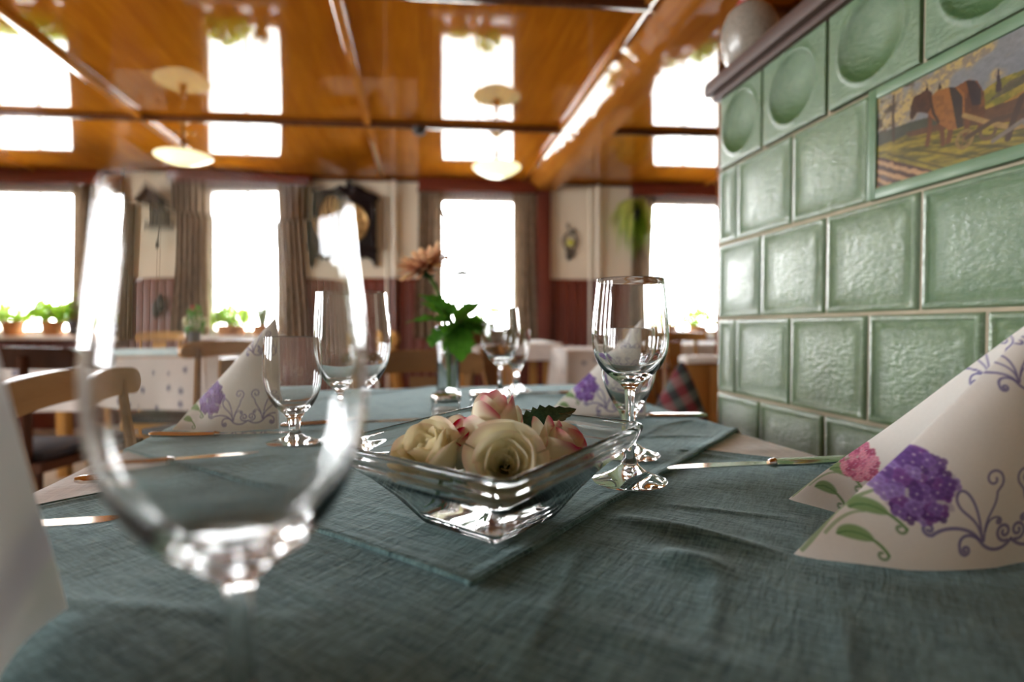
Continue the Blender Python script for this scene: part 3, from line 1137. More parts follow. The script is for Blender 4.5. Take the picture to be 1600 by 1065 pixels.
foot = [(0, .0), (.030, .0), (.0355, .0008), (.0362, .0022), (.0345, .0036), (.026, .0062), (.016, .0105), (.009, .0165), (.0056, .024)]
WINE_BIG = foot + refine([(.0044, .034), (.0042, .050), (.0046, .062), (.0075, .069), (.016, .0755), (.027, .085), (.0360, .099), (.0412, .117), (.0425, .134), (.0412, .154), (.0388, .175), (.0370, .194)])
WINE_SLIM = foot + refine([(.0046, .034), (.0043, .055), (.0044, .078), (.0058, .089), (.010, .0955), (.019, .102), (.0285, .1115), (.0345, .124), (.0366, .139), (.0358, .157), (.0338, .177), (.0319, .196)])
GOB_SLIM = foot[:-1] + refine([(.0066, .022), (.0062, .034), (.0080, .043), (.0110, .051), (.0180, .062), (.0262, .078), (.0310, .096), (.0330, .114), (.0327, .132), (.0318, .149)])
GOB_BIG = foot[:-1] + refine([(.0072, .022), (.0080, .032), (.0105, .041), (.0150, .047), (.0250, .056), (.0335, .070), (.0378, .087), (.0388, .104), (.0380, .122), (.0368, .139)])
fl_of = {'WINE_BIG': .0800, 'WINE_SLIM': .1010, 'GOB_SLIM': .056, 'GOB_BIG': .050}
gm = {}
for nm, pr in (('WINE_BIG', WINE_BIG), ('WINE_SLIM', WINE_SLIM), ('GOB_SLIM', GOB_SLIM), ('GOB_BIG', GOB_BIG)):
    gm[nm] = MB().lathe(glass_profile(pr, floor=fl_of[nm]), 72).mesh('glass')


def glass(nm, x, y, label, cat='wine glass', z=ZT, name='wine_glass'):
    o = link(gm[nm], name, M['glass'], None, (x, y, z), (0, 0, random.uniform(0, 6)))
    return tag(o, label, cat, 'stemmed glasses on the table')


glass('WINE_BIG', -.0606, .1985, 'large wine glass standing closest to the viewer, strongly blurred, at the left', z=.7505)
glass('WINE_SLIM', .200, .513, 'slim wine glass just right of the glass bowl, at the edge of its cloth')
glass('GOB_SLIM', .239, .617, 'small stemmed water glass directly behind the slim wine glass, right of the bowl', 'water glass', name='water_glass')
glass('WINE_BIG', -.079, .720, 'wide wine glass left of the bowl, behind the rim of the foreground glass')
glass('GOB_BIG', -.146, .708, 'short-stemmed water glass in front of the left-hand napkin', 'water glass', name='water_glass')
glass('WINE_BIG', .172, 1.205, 'wine glass at the far end of the table, right of the flower vase')
glass('GOB_SLIM', .224, 1.300, 'small water glass at the far end of the table, behind the far wine glass', 'water glass', name='water_glass')

# ------------------------------------------------------------------ glass bowl with water and roses
BR = radians(42.2)
bowl = thing('glass_bowl', 'square clear glass bowl of floating roses, one corner towards the viewer', 'bowl', (.053, .429, ZT), BR)


def rsq(a, rc, z, n=8):
    """rounded square ring, half side a, corner radius rc"""
    out = []
    for q in range(4):
        cx, cyy = ((1, 1), (-1, 1), (-1, -1), (1, -1))[q]
        for k in range(n + 1):
            an = q * pi / 2 + pi / 2 * k / n
            x, y = cx * (a - rc) + rc * cos(an), cyy * (a - rc) + rc * sin(an)
            out.append((x, y, z + (.0050 * x / .09 * max(0, z) / .068)))
    return out


def rings_mesh(rings, cap0=True, cap1=True):
    n = len(rings[0])
    vs_ = [p for r in rings for p in r]
    fs_ = []
    for i in range(len(rings) - 1):
        for k in range(n):
            k2 = (k + 1) % n
            fs_.append((i * n + k, i * n + k2, (i + 1) * n + k2, (i + 1) * n + k))
    if cap0:
        fs_.append(tuple(range(n))[::-1])
    if cap1:
        fs_.append(tuple((len(rings) - 1) * n + k for k in range(n)))
    return MB().pydata(vs_, fs_)


outer = [(.030, .006, 0), (.0375, .006, .0004), (.039, .006, .002), (.0415, .006, .0055), (.0535, .007, .0225), (.0665, .008, .0375), (.0785, .009, .0485), (.0835, .010, .0525), (.0862, .010, .0555), (.0875, .010, .058), (.0894, .0105, .063), (.0902, .011, .0655), (.0900, .011, .0668), (.0894, .011, .0678), (.0886, .011, .0683)]
inner = [(.0876, .0105, .06855), (.0868, .0102, .0685), (.0862, .010, .0681), (.0858, .010, .0672), (.0846, .0095, .062), (.0826, .009, .0570), (.0745, .008, .0492), (.0622, .007, .0385), (.0478, .006, .0238), (.0385, .005, .0095), (.036, .005, .0068), (.028, .004, .0062)]
rings_mesh([rsq(*r) for r in outer + inner]).obj('bowl', M['bowlglass'], bowl)


def inner_at(z):
    pts = sorted((z_, a, rc) for a, rc, z_ in inner)
    for (z0, a0, r0), (z1, a1, r1) in zip(pts, pts[1:]):
        if z <= z1:
            k = (z - z0) / (z1 - z0)
            return a0 + (a1 - a0) * k, r0 + (r1 - r0) * k
WL = .047
wz = [.0066, .0100, .0240, .0385, WL]
rings_mesh([rsq(inner_at(z)[0] + .0004, inner_at(z)[1], z) for z in wz]).obj('water', M['water'], bowl)


def petal_mesh(R, H, an, half, rs, ls, curl, pink, seed, cream, taper=0.0):
    """one petal wrapped round the flower's axis (+Z): half = half its angle, rs = its radius share"""
    nu, nv = 14, 14
    rr = random.Random(seed)
    ph, lopp = rr.uniform(0, 6), rr.uniform(-.12, .12)
    cols = []

    def fn(u, v):
        s = (u - .5) * 2
        th = an + s * half * (.45 + .55 * sin(min(1, v * 1.5) * pi / 2))
        rad = R * rs * (.30 + .70 * sin(min(1, v * 1.25) * pi / 2))
        lip = max(0, v - .62) / .38
        rad += R * curl * lip ** 1.7 * (.55 + .45 * abs(s + lopp)) + R * .035 * s
        z = H * ls * (v * (1 - .13 * abs(s) ** 2.6 * v) - .30 * curl * lip ** 2 * (.3 + .7 * abs(s + lopp)) + .05 * v ** 3 * (1 - abs(s + lopp)))
        rad += R * .03 * sin(4 * s + ph) * v
        rad *= 1 - taper * v * v
        edge = max(v ** 3, abs(s) ** 6 * v)
        k = pink * max(0, min(1, (edge - .58) / .34)) * max(0, .6 + .6 * sin(s * 3 + ph * 2))
        cc = lin(cream) * (1 - k) + lin((200, 22, 96)) * k
        g = max(0, 1 - v * 3)
        cc = cc * (1 - .4 * g) + lin((190, 196, 110)) * .4 * g
        cols.append(cc)
        return (-sin(th) * rad, cos(th) * rad, z)
    b = MB()
    b.grid(fn, nu, nv)
    me_ = b.mesh('petal', recalc=False)
    set_col(me_, np.array(cols))
    return me_


def rose(name_label, loc, axis, R, H, specs, twist=0.0, sep=True, cream=(248, 246, 218), taper=0.0):
    """specs: (count, half angle, radius share, length share, curl, pink)"""
    ax = Vector(axis).normalized()
    q = Vector((0, 0, 1)).rotation_difference(ax)
    r = bpy.data.objects.new('rose', None)
    COL.objects.link(r)
    r.location = loc
    r.rotation_mode = 'QUATERNION'
    r.rotation_quaternion = q
    tag(r, name_label, 'rose', 'roses floating in the bowl')
    k = 0
    for (n, half, rs, ls, curl, pink) in specs:
        for i in range(n):
            an = twist + i * 2 * pi / n + k * .37
            link(petal_mesh(R, H, an, half, rs * (1 + .06 * (i % 2)), ls, curl, pink, int(k * 17 + R * 9000 + twist * 100), cream, taper), 'petal', M['petal'], r)
            k += 1
    b = MB()
    b.lathe([(0, -.010), (.004, -.010), (.007, -.005), (.008, 0), (.005, .006), (0, .007)], 12)
    for i in range(3 if sep else 0):
        a = twist + i * 2.1
        b.tube([(cos(a) * .007, sin(a) * .007, -.002), (cos(a) * .019, sin(a) * .019, -.004), (cos(a) * .030, sin(a) * .030, .004)], [.0026, .0022, .0004], 6, flat=.3)
    b.obj('calyx', M['leaf'], r)
    return r


OPENR = [(2, 1.9, .09, .74, .02, .05), (3, 1.45, .21, .80, .05, .06), (3, 1.3, .35, .87, .08, .08), (4, 1.05, .52, .93, .13, .10), (4, 1.0, .72, .96, .22, .16), (4, .95, .90, .92, .45, .22)]
TIGHT = [(2, 1.9, .10, .90, .02, .1), (3, 1.5, .25, .95, .05, .3), (3, 1.4, .46, 1.0, .10, .8), (4, 1.1, .70, .97, .20, .9), (3, 1.1, .92, .84, .38, .7)]
# centre of bowl in world: (.053,.429); roses rest in the water against each other
rose('open white rose facing the viewer at the front of the glass bowl', (.062, .415, .796), (-.10, -.90, .40), .0238, .036, OPENR, .4)
rose('tall white rose with magenta-tipped petals at the middle of the bowl', (.061, .446, .779), (-.06, -.10, .99), .0325, .070, [(a_, b_, c_, d_, e_, f_ * .9) for a_, b_, c_, d_, e_, f_ in TIGHT], 1.75, taper=.42)
rose('drooping white rose with a browned edge at the left side of the bowl', (.018, .436, .787), (-.45, -.40, .80), .0235, .044, OPENR, 2.0, cream=(240, 234, 198), taper=.1)
rose('white rose with a broad magenta petal at the right side of the bowl', (.092, .440, .782), (.50, -.30, .82), .0245, .048, TIGHT, .7)
rose('pink-red edged rose wedged between the left and middle roses', (.036, .456, .782), (-.15, -.30, .94), .019, .046, [(2, 1.8, .12, .9, .0, .8), (3, 1.4, .35, 1.0, .08, 1.3), (4, 1.1, .66, 1.0, .2, 1.5), (4, 1.0, .9, .9, .4, 1.6)], 2.6)


def leaf_mesh(L, W, teeth=9, lobes=0.0, bend=.25, fold=.2, n=10):
    m = teeth * 2
    vs_, fs_ = [], []
    for i in range(m + 1):
        t_ = i / m
        w = W * .5 * (sin(pi * t_ ** .75) ** .8) * (1 + (.10 + .1 * lobes) * (1 if i % 2 else -1)) * (1 + lobes * sin(t_ * pi * 3.2) * .5)
        w = max(w, .0003)
        y = L * t_
        z = -bend * L * t_ * t_
        for s in (-1, -.5, 0, .5, 1):
            yy = y + abs(s) * L * (.05 if i % 2 else -.01) * (1 - t_)
            vs_.append((s * w, yy, z + abs(s) * w * fold + .06 * w * sin(t_ * 16 + s * 3)))
    for i in range(m):
        for k in range(4):
            fs_.append((i * 5 + k, i * 5 + k + 1, i * 5 + 6 + k, i * 5 + 5 + k))
    return MB().pydata(vs_, fs_).mesh('leaf', recalc=False)


t = thing('rose_leaf', 'dark glossy rose leaf standing up behind the roses, right of the tall rose', 'leaf', (.080, .476, .800), 0)
link(leaf_mesh(.062, .042, 10, 0, .35, .25), 'blade', M['leaf_dark'], t, (0, 0, 0), (radians(48), radians(20), radians(-72)))
MB().tube([(0, 0, 0), (-.006, -.002, -.012)], .0011, 6).obj('leaf_stalk', M['stem'], t)
o = MB().tube([(.036, .47, .786), (.040, .472, .800), (.0385, .470, .818), (.0395, .469, .827)], [.0016, .0013, .0011, .0006], 7).obj('rose_stalk', M['twig'])
tag(o, 'thin dark stalk sticking up between the left and the tall rose', 'stalk')

# ------------------------------------------------------------------ vase, gerbera, greenery
VX, VY = .062, 1.276
va = thing('glass_vase', 'slim clear glass cylinder vase at the far end of the table', 'vase', (VX, VY, ZT - .002))
MB().lathe([(0, 0), (.0245, 0), (.0258, .001), (.0262, .003), (.0262, .156), (.0255, .1575), (.0245, .156), (.0243, .012), (.023, .009), (0, .008)], 48).obj('cylinder', M['glass'], va)
MB().lathe([(0, .0078), (.0235, .0089), (.0246, .012), (.0246, .092), (.0235, .0914), (0, .091)], 48).obj('water', M['water'], va)

ge = thing('gerbera', 'pale salmon gerbera leaning left out of the glass vase', 'flower', (VX, VY, ZT))
stem_pts = [(.004, -.004, .012), (.001, -.002, .08), (-.004, 0, .15), (-.014, -.004, .20), (-.024, -.008, .236), (-.040, -.010, .264)]
MB().tube(stem_pts, [.0046, .0044, .004, .0038, .0042, .006], 10).obj('stem', M['stem'], ge)
hd = Vector((-.050, -.010, .286))
axg = Vector((-.42, -.22, .88)).normalized()
Q = Vector((0, 0, 1)).rotation_difference(axg).to_matrix()
b = MB()
b.lathe([(.0045, -.028), (.008, -.026), (.014, -.018), (.019, -.008), (.020, 0), (.017, .001), (0, .001)], 20)
for k in range(16):
    a = k * 2 * pi / 16
    b.tube([(cos(a) * .012, sin(a) * .012, -.020), (cos(a) * .0195, sin(a) * .0195, -.008), (cos(a) * .024, sin(a) * .024, .003)], [.003, .003, .0005], 5, flat=.4)
link(b.mesh('calyx'), 'calyx', M['calyx'], ge, hd, Q.to_euler())
b = MB()
b.lathe([(0, .007), (.008, .0065), (.014, .004), (.017, .0), (0, -.001)], 20)
for k in range(60):
    a, r_ = k * 2.39996, .0155 * sqrt(k / 60)
    b.tube([(cos(a) * r_, sin(a) * r_, .003), (cos(a) * r_ * 1.1, sin(a) * r_ * 1.1, .010 - .2 * r_)], [.0010, .0006], 4)
link(b.mesh('flower_centre'), 'flower_centre', M['disc'], ge, hd, Q.to_euler())


def gpetal(L, W, bend, c0, c1):
    cols = []

    def fn(u, v):
        s = (u - .5) * 2
        w = W * .5 * (.35 + .65 * sin(min(1, v * 1.5) * pi / 2)) * sqrt(max(.02, 1 - max(0, v - .78) ** 2 * 18))
        k = min(1, max(0, v * 1.1))
        cols.append(lin(c0) * (1 - k) + lin(c1) * k)
        return (s * w, .012 + v * L, .0015 * (1 - s * s) - bend * L * v * v + .003 * v)
    b = MB()
    b.grid(fn, 4, 9)
    m_ = b.mesh('petal', recalc=False)
    set_col(m_, np.array(cols))
    return m_


gps = [gpetal(.056, .0165, -.10, (190, 122, 100), (226, 190, 146)), gpetal(.052, .016, .10, (178, 112, 96), (218, 168, 132)), gpetal(.047, .015, -.28, (196, 130, 100), (228, 184, 140)), gpetal(.056, .0175, .22, (178, 108, 90), (228, 204, 140))]
for k in range(75):
    a = k * 2 * pi / 25 + .085 * (k // 25) + random.uniform(-.05, .05)
    me_ = gps[(k % 2) + (2 if k >= 25 and k % 3 == 0 else 0)]
    o = link(me_, 'petal', M['gpetal'], ge, hd)
    o.rotation_euler = (Q @ Matrix.Rotation(a, 3, 'Z') @ Matrix.Rotation((-.10, .16, .42)[k // 25] + random.uniform(-.08, .08), 3, 'X')).to_euler()

sp = thing('leafy_sprig', 'sprig of broad toothed green leaves spreading over the rim of the vase', 'foliage', (VX + .006, VY, ZT))
lfs = [leaf_mesh(.105, .10, 8, .35, .25, .15), leaf_mesh(.09, .085, 8, .3, .4, .2), leaf_mesh(.08, .07, 7, .3, .15, .25)]
for (px, py, pz, rx, ry, rz, k) in ((.004, -.010, .160, .25, .1, 1.75, 0), (.006, -.006, .158, .15, .3, -1.35, 0), (.004, -.012, .162, -.75, 0, -2.75, 1), (.012, 0, .165, .75, .2, -1.0, 2), (-.002, .004, .17, .65, -.2, 1.1, 2),
                                    (.008, -.008, .166, -.15, .2, -1.75, 1), (.0, -.012, .155, -.5, .1, 2.3, 2), (-.004, -.004, .178, .85, 0, 2.2, 1), (.014, -.006, .16, .05, -.3, -.95, 1)):
    link(lfs[k], 'leaf', M['leaf'], sp, (px, py, pz), (rx, ry, rz))
for a, (x, y) in enumerate(((.010, -.004), (-.008, .006), (.012, .008))):
    MB().tube([(x * .7, y * .7, .012), (x, y, .08), (x * .4, y * .4 - .005, .168)], [.0022, .002, .0016], 7).obj('stem', M['stem'], sp)
link(leaf_mesh(.07, .028, 8, .2, .1, .3), 'leaf', M['leaf'], sp, (.004, -.002, .15), (-1.35, .2, .4))

tw = thing('dry_twig', 'thin dry twig with tiny buds rising above the gerbera from the vase', 'twig', (VX, VY, ZT))
MB().tube([(.006, .006, .02), (.008, .008, .15), (.004, .006, .24), (.0, .004, .32), (-.004, .004, .385), (-.012, .0, .415), (-.022, -.002, .428)], [.0026, .0026, .0026, .0025, .0024, .0023, .0016], 7).obj('stalk', M['twig'], tw)
b = MB()
for k in range(16):
    z = .28 + k * .009
    a = k * 2.4
    c = Vector((.002 + cos(a) * .009, .004 + sin(a) * .006, z))
    b.tube([(.0, .004, z - .006), c], [.0006, .0005], 5)
    b.tube([c + Vector((0, 0, -.003)), c + Vector((cos(a) * .002, 0, 0)), c + Vector((cos(a) * .003, 0, .004))], [.0016, .0044, .0010], 6)
b.obj('buds', M['twig'], tw)
b = MB()
b.tube([(-.004, .004, .262), (.015, .002, .268), (.03, 0, .272)], [.001, .0009, .0008], 6)
b.tube([(-.002, .004, .24), (.014, .004, .262), (.034, .002, .276)], [.0009, .0008, .0006], 6)
for k in range(60):
    a, r_ = k * 2.39996, .024 * sqrt(k / 60)
    b.tube([(.034 + cos(a) * r_, sin(a) * r_, .272), (.034 + cos(a) * r_ * 1.05, sin(a) * r_, .283 - r_ * .35)], [.0026, .0020], 5)
b.obj('bud_cluster', M['calyx'], tw)
MB().tube([(0, .004, .30), (-.012, .002, .312), (-.030, 0, .318)], [.0012, .0030, .0004], 6, flat=.3).obj('twig_leaf', M['calyx'], tw)

# ------------------------------------------------------------------ salt and pepper
sh = thing('shaker', 'glass shaker with a round steel lid, left one of the pair behind the bowl', 'shaker', (.040, .902, ZT), 0, 'salt and pepper shakers')
MB().lathe([(0, 0), (.021, 0), (.0238, .001), (.0245, .004), (.0240, .020), (.0226, .024), (.0224, .030), (.0210, .030), (.0212, .024), (.0222, .018), (.0222, .005), (.020, .004), (0, .004)], 40).obj('glass_body', M['glass'], sh)
MB().lathe([(0, .031), (.0225, .031), (.0240, .0315), (.0245, .033), (.0245, .0415), (.0238, .0432), (.021, .0440), (.008, .0446), (0, .0447)], 40).obj('lid', M['chrome'], sh)
o = MB().lathe([(0, .0045), (.0212, .0052), (.0215, .018), (.0, .019)], 32).obj('salt', M['whitecard'], sh)
dup(sh, 'glass shaker with a round steel lid, right one of the pair, behind the tall rose', (.105, .926, ZT), .4)

# ------------------------------------------------------------------ cutlery


def knife(label, x, y, rz, L=.215, z=ZT, handle=.45, roll=0.0):
    """handle end at the origin side -X, blade tip at +X"""
    t = thing('table_knife', label, 'knife', (x, y, z + .0012), rz, 'table knives')
    hl = L * handle
    b = MB()
    n = 14

    def hp(i):
        s = i / n
        w = .0042 + .0045 * sin(min(1, s * 1.3) * pi * .5) * (1 - .25 * s) - .0012 * (s > .9)
        return s, w
    vs_, fs_ = [], []
    for i in range(n + 1):
        s, w = hp(i)
        if i == 0:
            w *= .55
        for k in range(10):
            a = 2 * pi * k / 10
            vs_.append((-L / 2 + hl * (s if i else .004), w * 1.25 * cos(a), .0045 + .0040 * sin(a) * (1 if i else .6)))
    for i in range(n):
        for k in range(10):
            fs_.append((i * 10 + k, i * 10 + (k + 1) % 10, i * 10 + 10 + (k + 1) % 10, i * 10 + 10 + k))
    fs_ += [tuple(range(10)), tuple(n * 10 + k for k in range(10))]
    b.pydata(vs_, fs_).obj('handle', M['silver'], t)
    MB().tube([(-L / 2 + hl - .002, 0, .0045), (-L / 2 + hl + .006, 0, .0043)], [.0055, .0035], 10).obj('bolster', M['silver'], t)
    x0, x1 = -L / 2 + hl + .003, L / 2
    m = 18
    vs_, fs_ = [], []
    for i in range(m + 1):
        s = i / m
        X = x0 + (x1 - x0) * s
        up = .0045 + .004 * sin(pi * min(1, s * .8))
        if s > .8:
            up *= sqrt(max(.01, 1 - ((s - .8) / .2) ** 2))
        dn = -.0055 + .004 * max(0, s - .7)
        vs_ += [(X, -up, .0045), (X, -dn, .0045), (X, -dn, .0034), (X, -up, .0034)]
    for i in range(m):
        for k in range(4):
            fs_.append((i * 4 + k, i * 4 + (k + 1) % 4, i * 4 + 4 + (k + 1) % 4, i * 4 + 4 + k))
    fs_ += [(0, 1, 2, 3), tuple(m * 4 + k for k in range(4))]
    b = MB().pydata(vs_, fs_)
    o = b.obj('blade', M['silver'], t)
    o.rotation_euler = (.07 * (1 if cos(rz) > 0 else -1), 0, 0)
    o.location = (0, 0, .0006)
    return t


knife('steel knife right of the slim wine glass, its handle behind the large front napkin', .360, .538, radians(181.5), .222)
knife('steel knife with a bronze-reflecting handle in front of the left-hand napkin', -.262, .797, radians(-6), .222)
knife('steel knife to the right of the napkin behind the wine glass, at the table edge', .360, .868, radians(171), .215)
knife('steel knife at the left table edge, partly behind the near left napkin', -.298, .457, radians(3), .15)
knife('steel knife seen through the bowl of the large foreground glass', -.245, .600, radians(12), .16)
knife('steel knife at the far end of the table, left of the far napkin', .30, 1.205, radians(175), .20)
knife('steel knife lying left of the roses, behind the glass bowl', -.10, .875, radians(8), .20)

# ------------------------------------------------------------------ folded paper napkins
NL = .167


def spiral(cx, cyy, r0, r1, a0, turns, n=22):
    return [(cx + (r0 + (r1 - r0) * k / n) * cos(a0 + turns * 2 * pi * k / n), cyy + (r0 + (r1 - r0) * k / n) * sin(a0 + turns * 2 * pi * k / n)) for k in range(n + 1)]


def bez(p0, p1, p2, p3, n=14):
    out = []
    for k in range(n + 1):
        t_ = k / n
        a, b_, c, d = (1 - t_) ** 3, 3 * t_ * (1 - t_) ** 2, 3 * t_ * t_ * (1 - t_), t_ ** 3
        out.append((a * p0[0] + b_ * p1[0] + c * p2[0] + d * p3[0], a * p0[1] + b_ * p1[1] + c * p2[1] + d * p3[1]))
    return out


def scroll_set(cx, cyy, sc, sgn):
    """curling ornament growing from (cx,cyy) to one side"""
    def T(pts):
        return [(cx + sgn * x * sc, cyy + y * sc) for x, y in pts]
    main = bez((0, -.1), (-.35, -.45), (-.8, -.35), (-1.0, 0)) + bez((-1.0, 0), (-1.25, .38), (-1.9, .42), (-2.25, .12))[1:] + spiral(-2.32, .28, .17, .04, -1.2, -1.2)
    low = bez((-1.0, 0), (-1.3, .25), (-1.6, .1), (-1.55, -.2)) + spiral(-1.40, -.25, .15, .03, 3.0, 1.3)
    inner_ = spiral(-.22, .12, .26, .05, -1.2, -1.4)
    loop1 = bez((-.9, -.05), (-1.0, .7), (-1.5, .6), (-1.55, 1.05)) + bez((-1.55, 1.05), (-1.5, 1.5), (-1.0, 1.35), (-.9, .0))[1:]
    up = bez((-.85, -.05), (-.8, .7), (-.45, .7), (-.42, 1.2)) + spiral(-.50, 1.55, .30, .06, -1.0, 1.2)
    up2 = bez((-.80, .2), (-.7, .6), (-.45, .55), (-.35, .5)) + spiral(-.40, .42, .09, .02, .8, -1.2)
    return [(T(main), .075), (T(low), .07), (T(inner_), .075), (T(loop1), .06), (T(up), .055), (T(up2), .05)]


def print_napkin(X, Y, hyd, second):
    """linear colours of the printed side; X along the base from the tip, Y up (metres)"""
    n = len(X)
    col = np.tile(lin((234, 234, 228)), (n, 1))
    tex = fbm(X * 900, Y * 900, 51)

    def lay(mask, c):
        a = np.clip(mask, 0, 1)[:, None]
        col[:] = col * (1 - a) + np.asarray(c)[None, :] * a

    def near(x0, x1, y0, y1):
        return np.nonzero((X > x0) & (X < x1) & (Y > y0) & (Y < y1))[0]

    def line(pts, w, c, alpha=1.0):
        xs, ys_ = [p[0] for p in pts], [p[1] for p in pts]
        ii = near(min(xs) - 2 * w, max(xs) + 2 * w, min(ys_) - 2 * w, max(ys_) + 2 * w)
        if len(ii) == 0:
            return
        d = stroke(pts, w, X[ii], Y[ii], 1.0) * alpha
        col[ii] = col[ii] * (1 - d[:, None]) + np.asarray(c)[None, :] * d[:, None]
    blue = lin((104, 98, 158))
    for cx, cyy, sc in ((.128, .019, .0235), (.150, .116, .0165)):
        for sg in (1, -1):
            for pts, w in scroll_set(cx, cyy, sc, sg):
                line(pts, w * sc * .62, blue, .85)
    green = lin((136, 172, 116))
    dk = lin((96, 138, 84))
    # stems and leaves growing from the tip
    line(bez((.004, .003), (.018, .016), (.030, .036), (.052, .046)), .0007, green, .8)
    line(bez((.018, .015), (.028, .026), (.034, .030), (.040, .031)), .0007, green, .7)
    for (p0, p1, p2, p3, w) in (((.034, .032), (.044, .040), (.056, .030), (.061, .024), .0040), ((.024, .016), (.034, .022), (.046, .014), (.049, .007), .0040)):
        pts = bez(p0, p1, p2, p3, 20)
        for k in range(len(pts) - 1):
            ww = w * sin(pi * min(1, .08 + k / 13)) if k < 12 else .0010
            line([pts[k], pts[k + 1]], max(.0009, ww), green, .9)
        line(pts, .0005, dk, .8)
        line(spiral(pts[-1][0] - .0035, pts[-1][1], .0036, .001, 0, -.75, 12), .0009, dk, .8)
    r2 = random.Random(5 if not second else 8)
    hx, hy, hr = hyd
    pal = [lin(c) for c in (((106, 74, 146), (128, 98, 172), (148, 124, 192), (92, 56, 124), (122, 76, 150)) if not second else ((206, 120, 150), (190, 92, 128), (222, 150, 172), (176, 84, 116)))]
    ii = near(hx - hr, hx + hr, hy - hr, hy + hr)
    if len(ii):
        d = np.hypot(X[ii] - hx, Y[ii] - hy)
        a = .40 * (1 - smooth01(hr * .84, hr * .95, d + .0025 * np.sin(np.arctan2(Y[ii] - hy, X[ii] - hx) * 13)))[:, None]
        col[ii] = col[ii] * (1 - a) + (pal[1] * .75)[None, :] * a
    for k in range(95):
        a, r_ = r2.uniform(0, 2 * pi), hr * .93 * sqrt(r2.random())
        fx, fy, fr = hx + r_ * cos(a), hy + r_ * sin(a), hr * .135
        c0 = pal[r2.randrange(len(pal))]
        ii = near(fx - fr * 2, fx + fr * 2, fy - fr * 2, fy + fr * 2)
        if len(ii) == 0:
            continue
        rot = r2.uniform(0, 2)
        for q in range(4):
            an = rot + q * pi / 2
            dd = np.hypot(X[ii] - fx - fr * .8 * cos(an), Y[ii] - fy - fr * .8 * sin(an))
            m = (1 - smooth01(fr * .60, fr * .85, dd))[:, None] * .9
            sh_ = (.86 + .5 * smooth01(0, fr, dd))[:, None]
            col[ii] = col[ii] * (1 - m) + np.clip(c0[None, :] * sh_, 0, 1) * m
        m = (1 - smooth01(fr * .15, fr * .32, np.hypot(X[ii] - fx, Y[ii] - fy)))[:, None] * .6
        col[ii] = col[ii] * (1 - m) + lin((214, 200, 226))[None, :] * m
    col *= (.97 + .06 * tex)[:, None]
    return col


def flap_mesh(bulge, hyd, second, res):
    """right triangle: spine at the origin going up, tip at -NL along X; printed side towards -Y"""
    va_ = np.linspace(0, 1, res + 1)
    A, Qv = np.meshgrid(va_, va_)          # A: 0 at the folded slope, 1 at the spine
    A, Qv = (A ** 1.25).ravel(), Qv.ravel()
    P = Qv + (1 - Qv) * A
    W_ = (1 - Qv)
    off = bulge * np.sin(np.pi * np.clip(A, 0, 1) ** .8) * W_
    th = .0035 * np.sqrt(1 - (1 - np.clip((P - Qv) / .10, 0, 1)) ** 2) * np.clip(W_ * 6, 0, 1)
    x = -(1 - P) * NL
    z = Qv * NL + .0015 * np.sin(P * 9) * (1 - Qv)
    z = np.maximum(z, 0)
    front = np.stack([x, -off - th, z], 1)
    n = res + 1
    idx = np.arange(n * n).reshape(n, n)
    f = np.stack([idx[:-1, :-1], idx[:-1, 1:], idx[1:, 1:], idx[1:, :-1]], -1).reshape(-1, 4)
    cf_ = print_napkin(P * NL, Qv * NL, hyd, second)
    # plain back sheet, coarser
    step = max(1, res // 40)
    sub = np.arange(0, n, step)
    if sub[-1] != n - 1:
        sub = np.append(sub, n - 1)
    bi = idx[np.ix_(sub, sub)]
    back = np.stack([x, -off + th, z], 1)[bi.ravel()]
    m = len(sub)
    bj = np.arange(m * m).reshape(m, m) + n * n
    fb = np.stack([bj[:-1, :-1], bj[1:, :-1], bj[1:, 1:], bj[:-1, 1:]], -1).reshape(-1, 4)
    allv = np.concatenate([front, back])
    allf = np.concatenate([f, fb])
    me_ = bpy.data.meshes.new('flap')
    me_.vertices.add(len(allv))
    me_.vertices.foreach_set('co', allv.astype(np.float32).ravel())
    me_.loops.add(len(allf) * 4)
    me_.loops.foreach_set('vertex_index', allf.astype(np.int32).ravel())
    me_.polygons.add(len(allf))
    me_.polygons.foreach_set('loop_start', np.arange(len(allf), dtype=np.int32) * 4)
    me_.polygons.foreach_set('use_smooth', np.ones(len(allf), bool))
    me_.update()
    me_.validate()
    cols = np.concatenate([cf_, np.tile(lin((234, 230, 224)), (len(back), 1))])
    set_col(me_, cols)
    me_.materials.append(M['napkin'])
    return me_


fl_front = flap_mesh(.020, (.071, .050, .0225), False, 360)
fl_back = flap_mesh(.012, (.056, .044, .0150), True, 200)


def napkin(label, x, y, ang, openg=47, sx=1.0):
    """ang: direction in which the printed front flap runs from the spine to its tip"""
    t = thing('paper_napkin', label, 'napkin', (x, y, ZT - .001), ang - pi, 'folded napkins on the table')
    link(fl_front, 'front_flap', None, t)
    link(fl_back, 'back_flap', None, t, None, (0, 0, radians(-openg)))
    return t


def nk(label, T, Q, openg=47):
    return napkin(label, Q[0], Q[1], math.atan2(T[1] - Q[1], T[0] - Q[0]), openg)


nk('large folded paper napkin at the right front, with purple hydrangea and blue scrolls', (.244, .332), (.4085, .300))
nk('folded paper napkin standing at the left, behind the short-stemmed water glass', (-.358, .885), (-.205, .862))
nk('folded paper napkin behind the slim wine glass, near the far right table edge', (.222, .955), (.367, .876), 40)
napkin('strongly blurred paper napkin at the left picture edge, nearest to the viewer', -.123, .177, math.atan2(.327 - .177, -.186 + .123), -40)

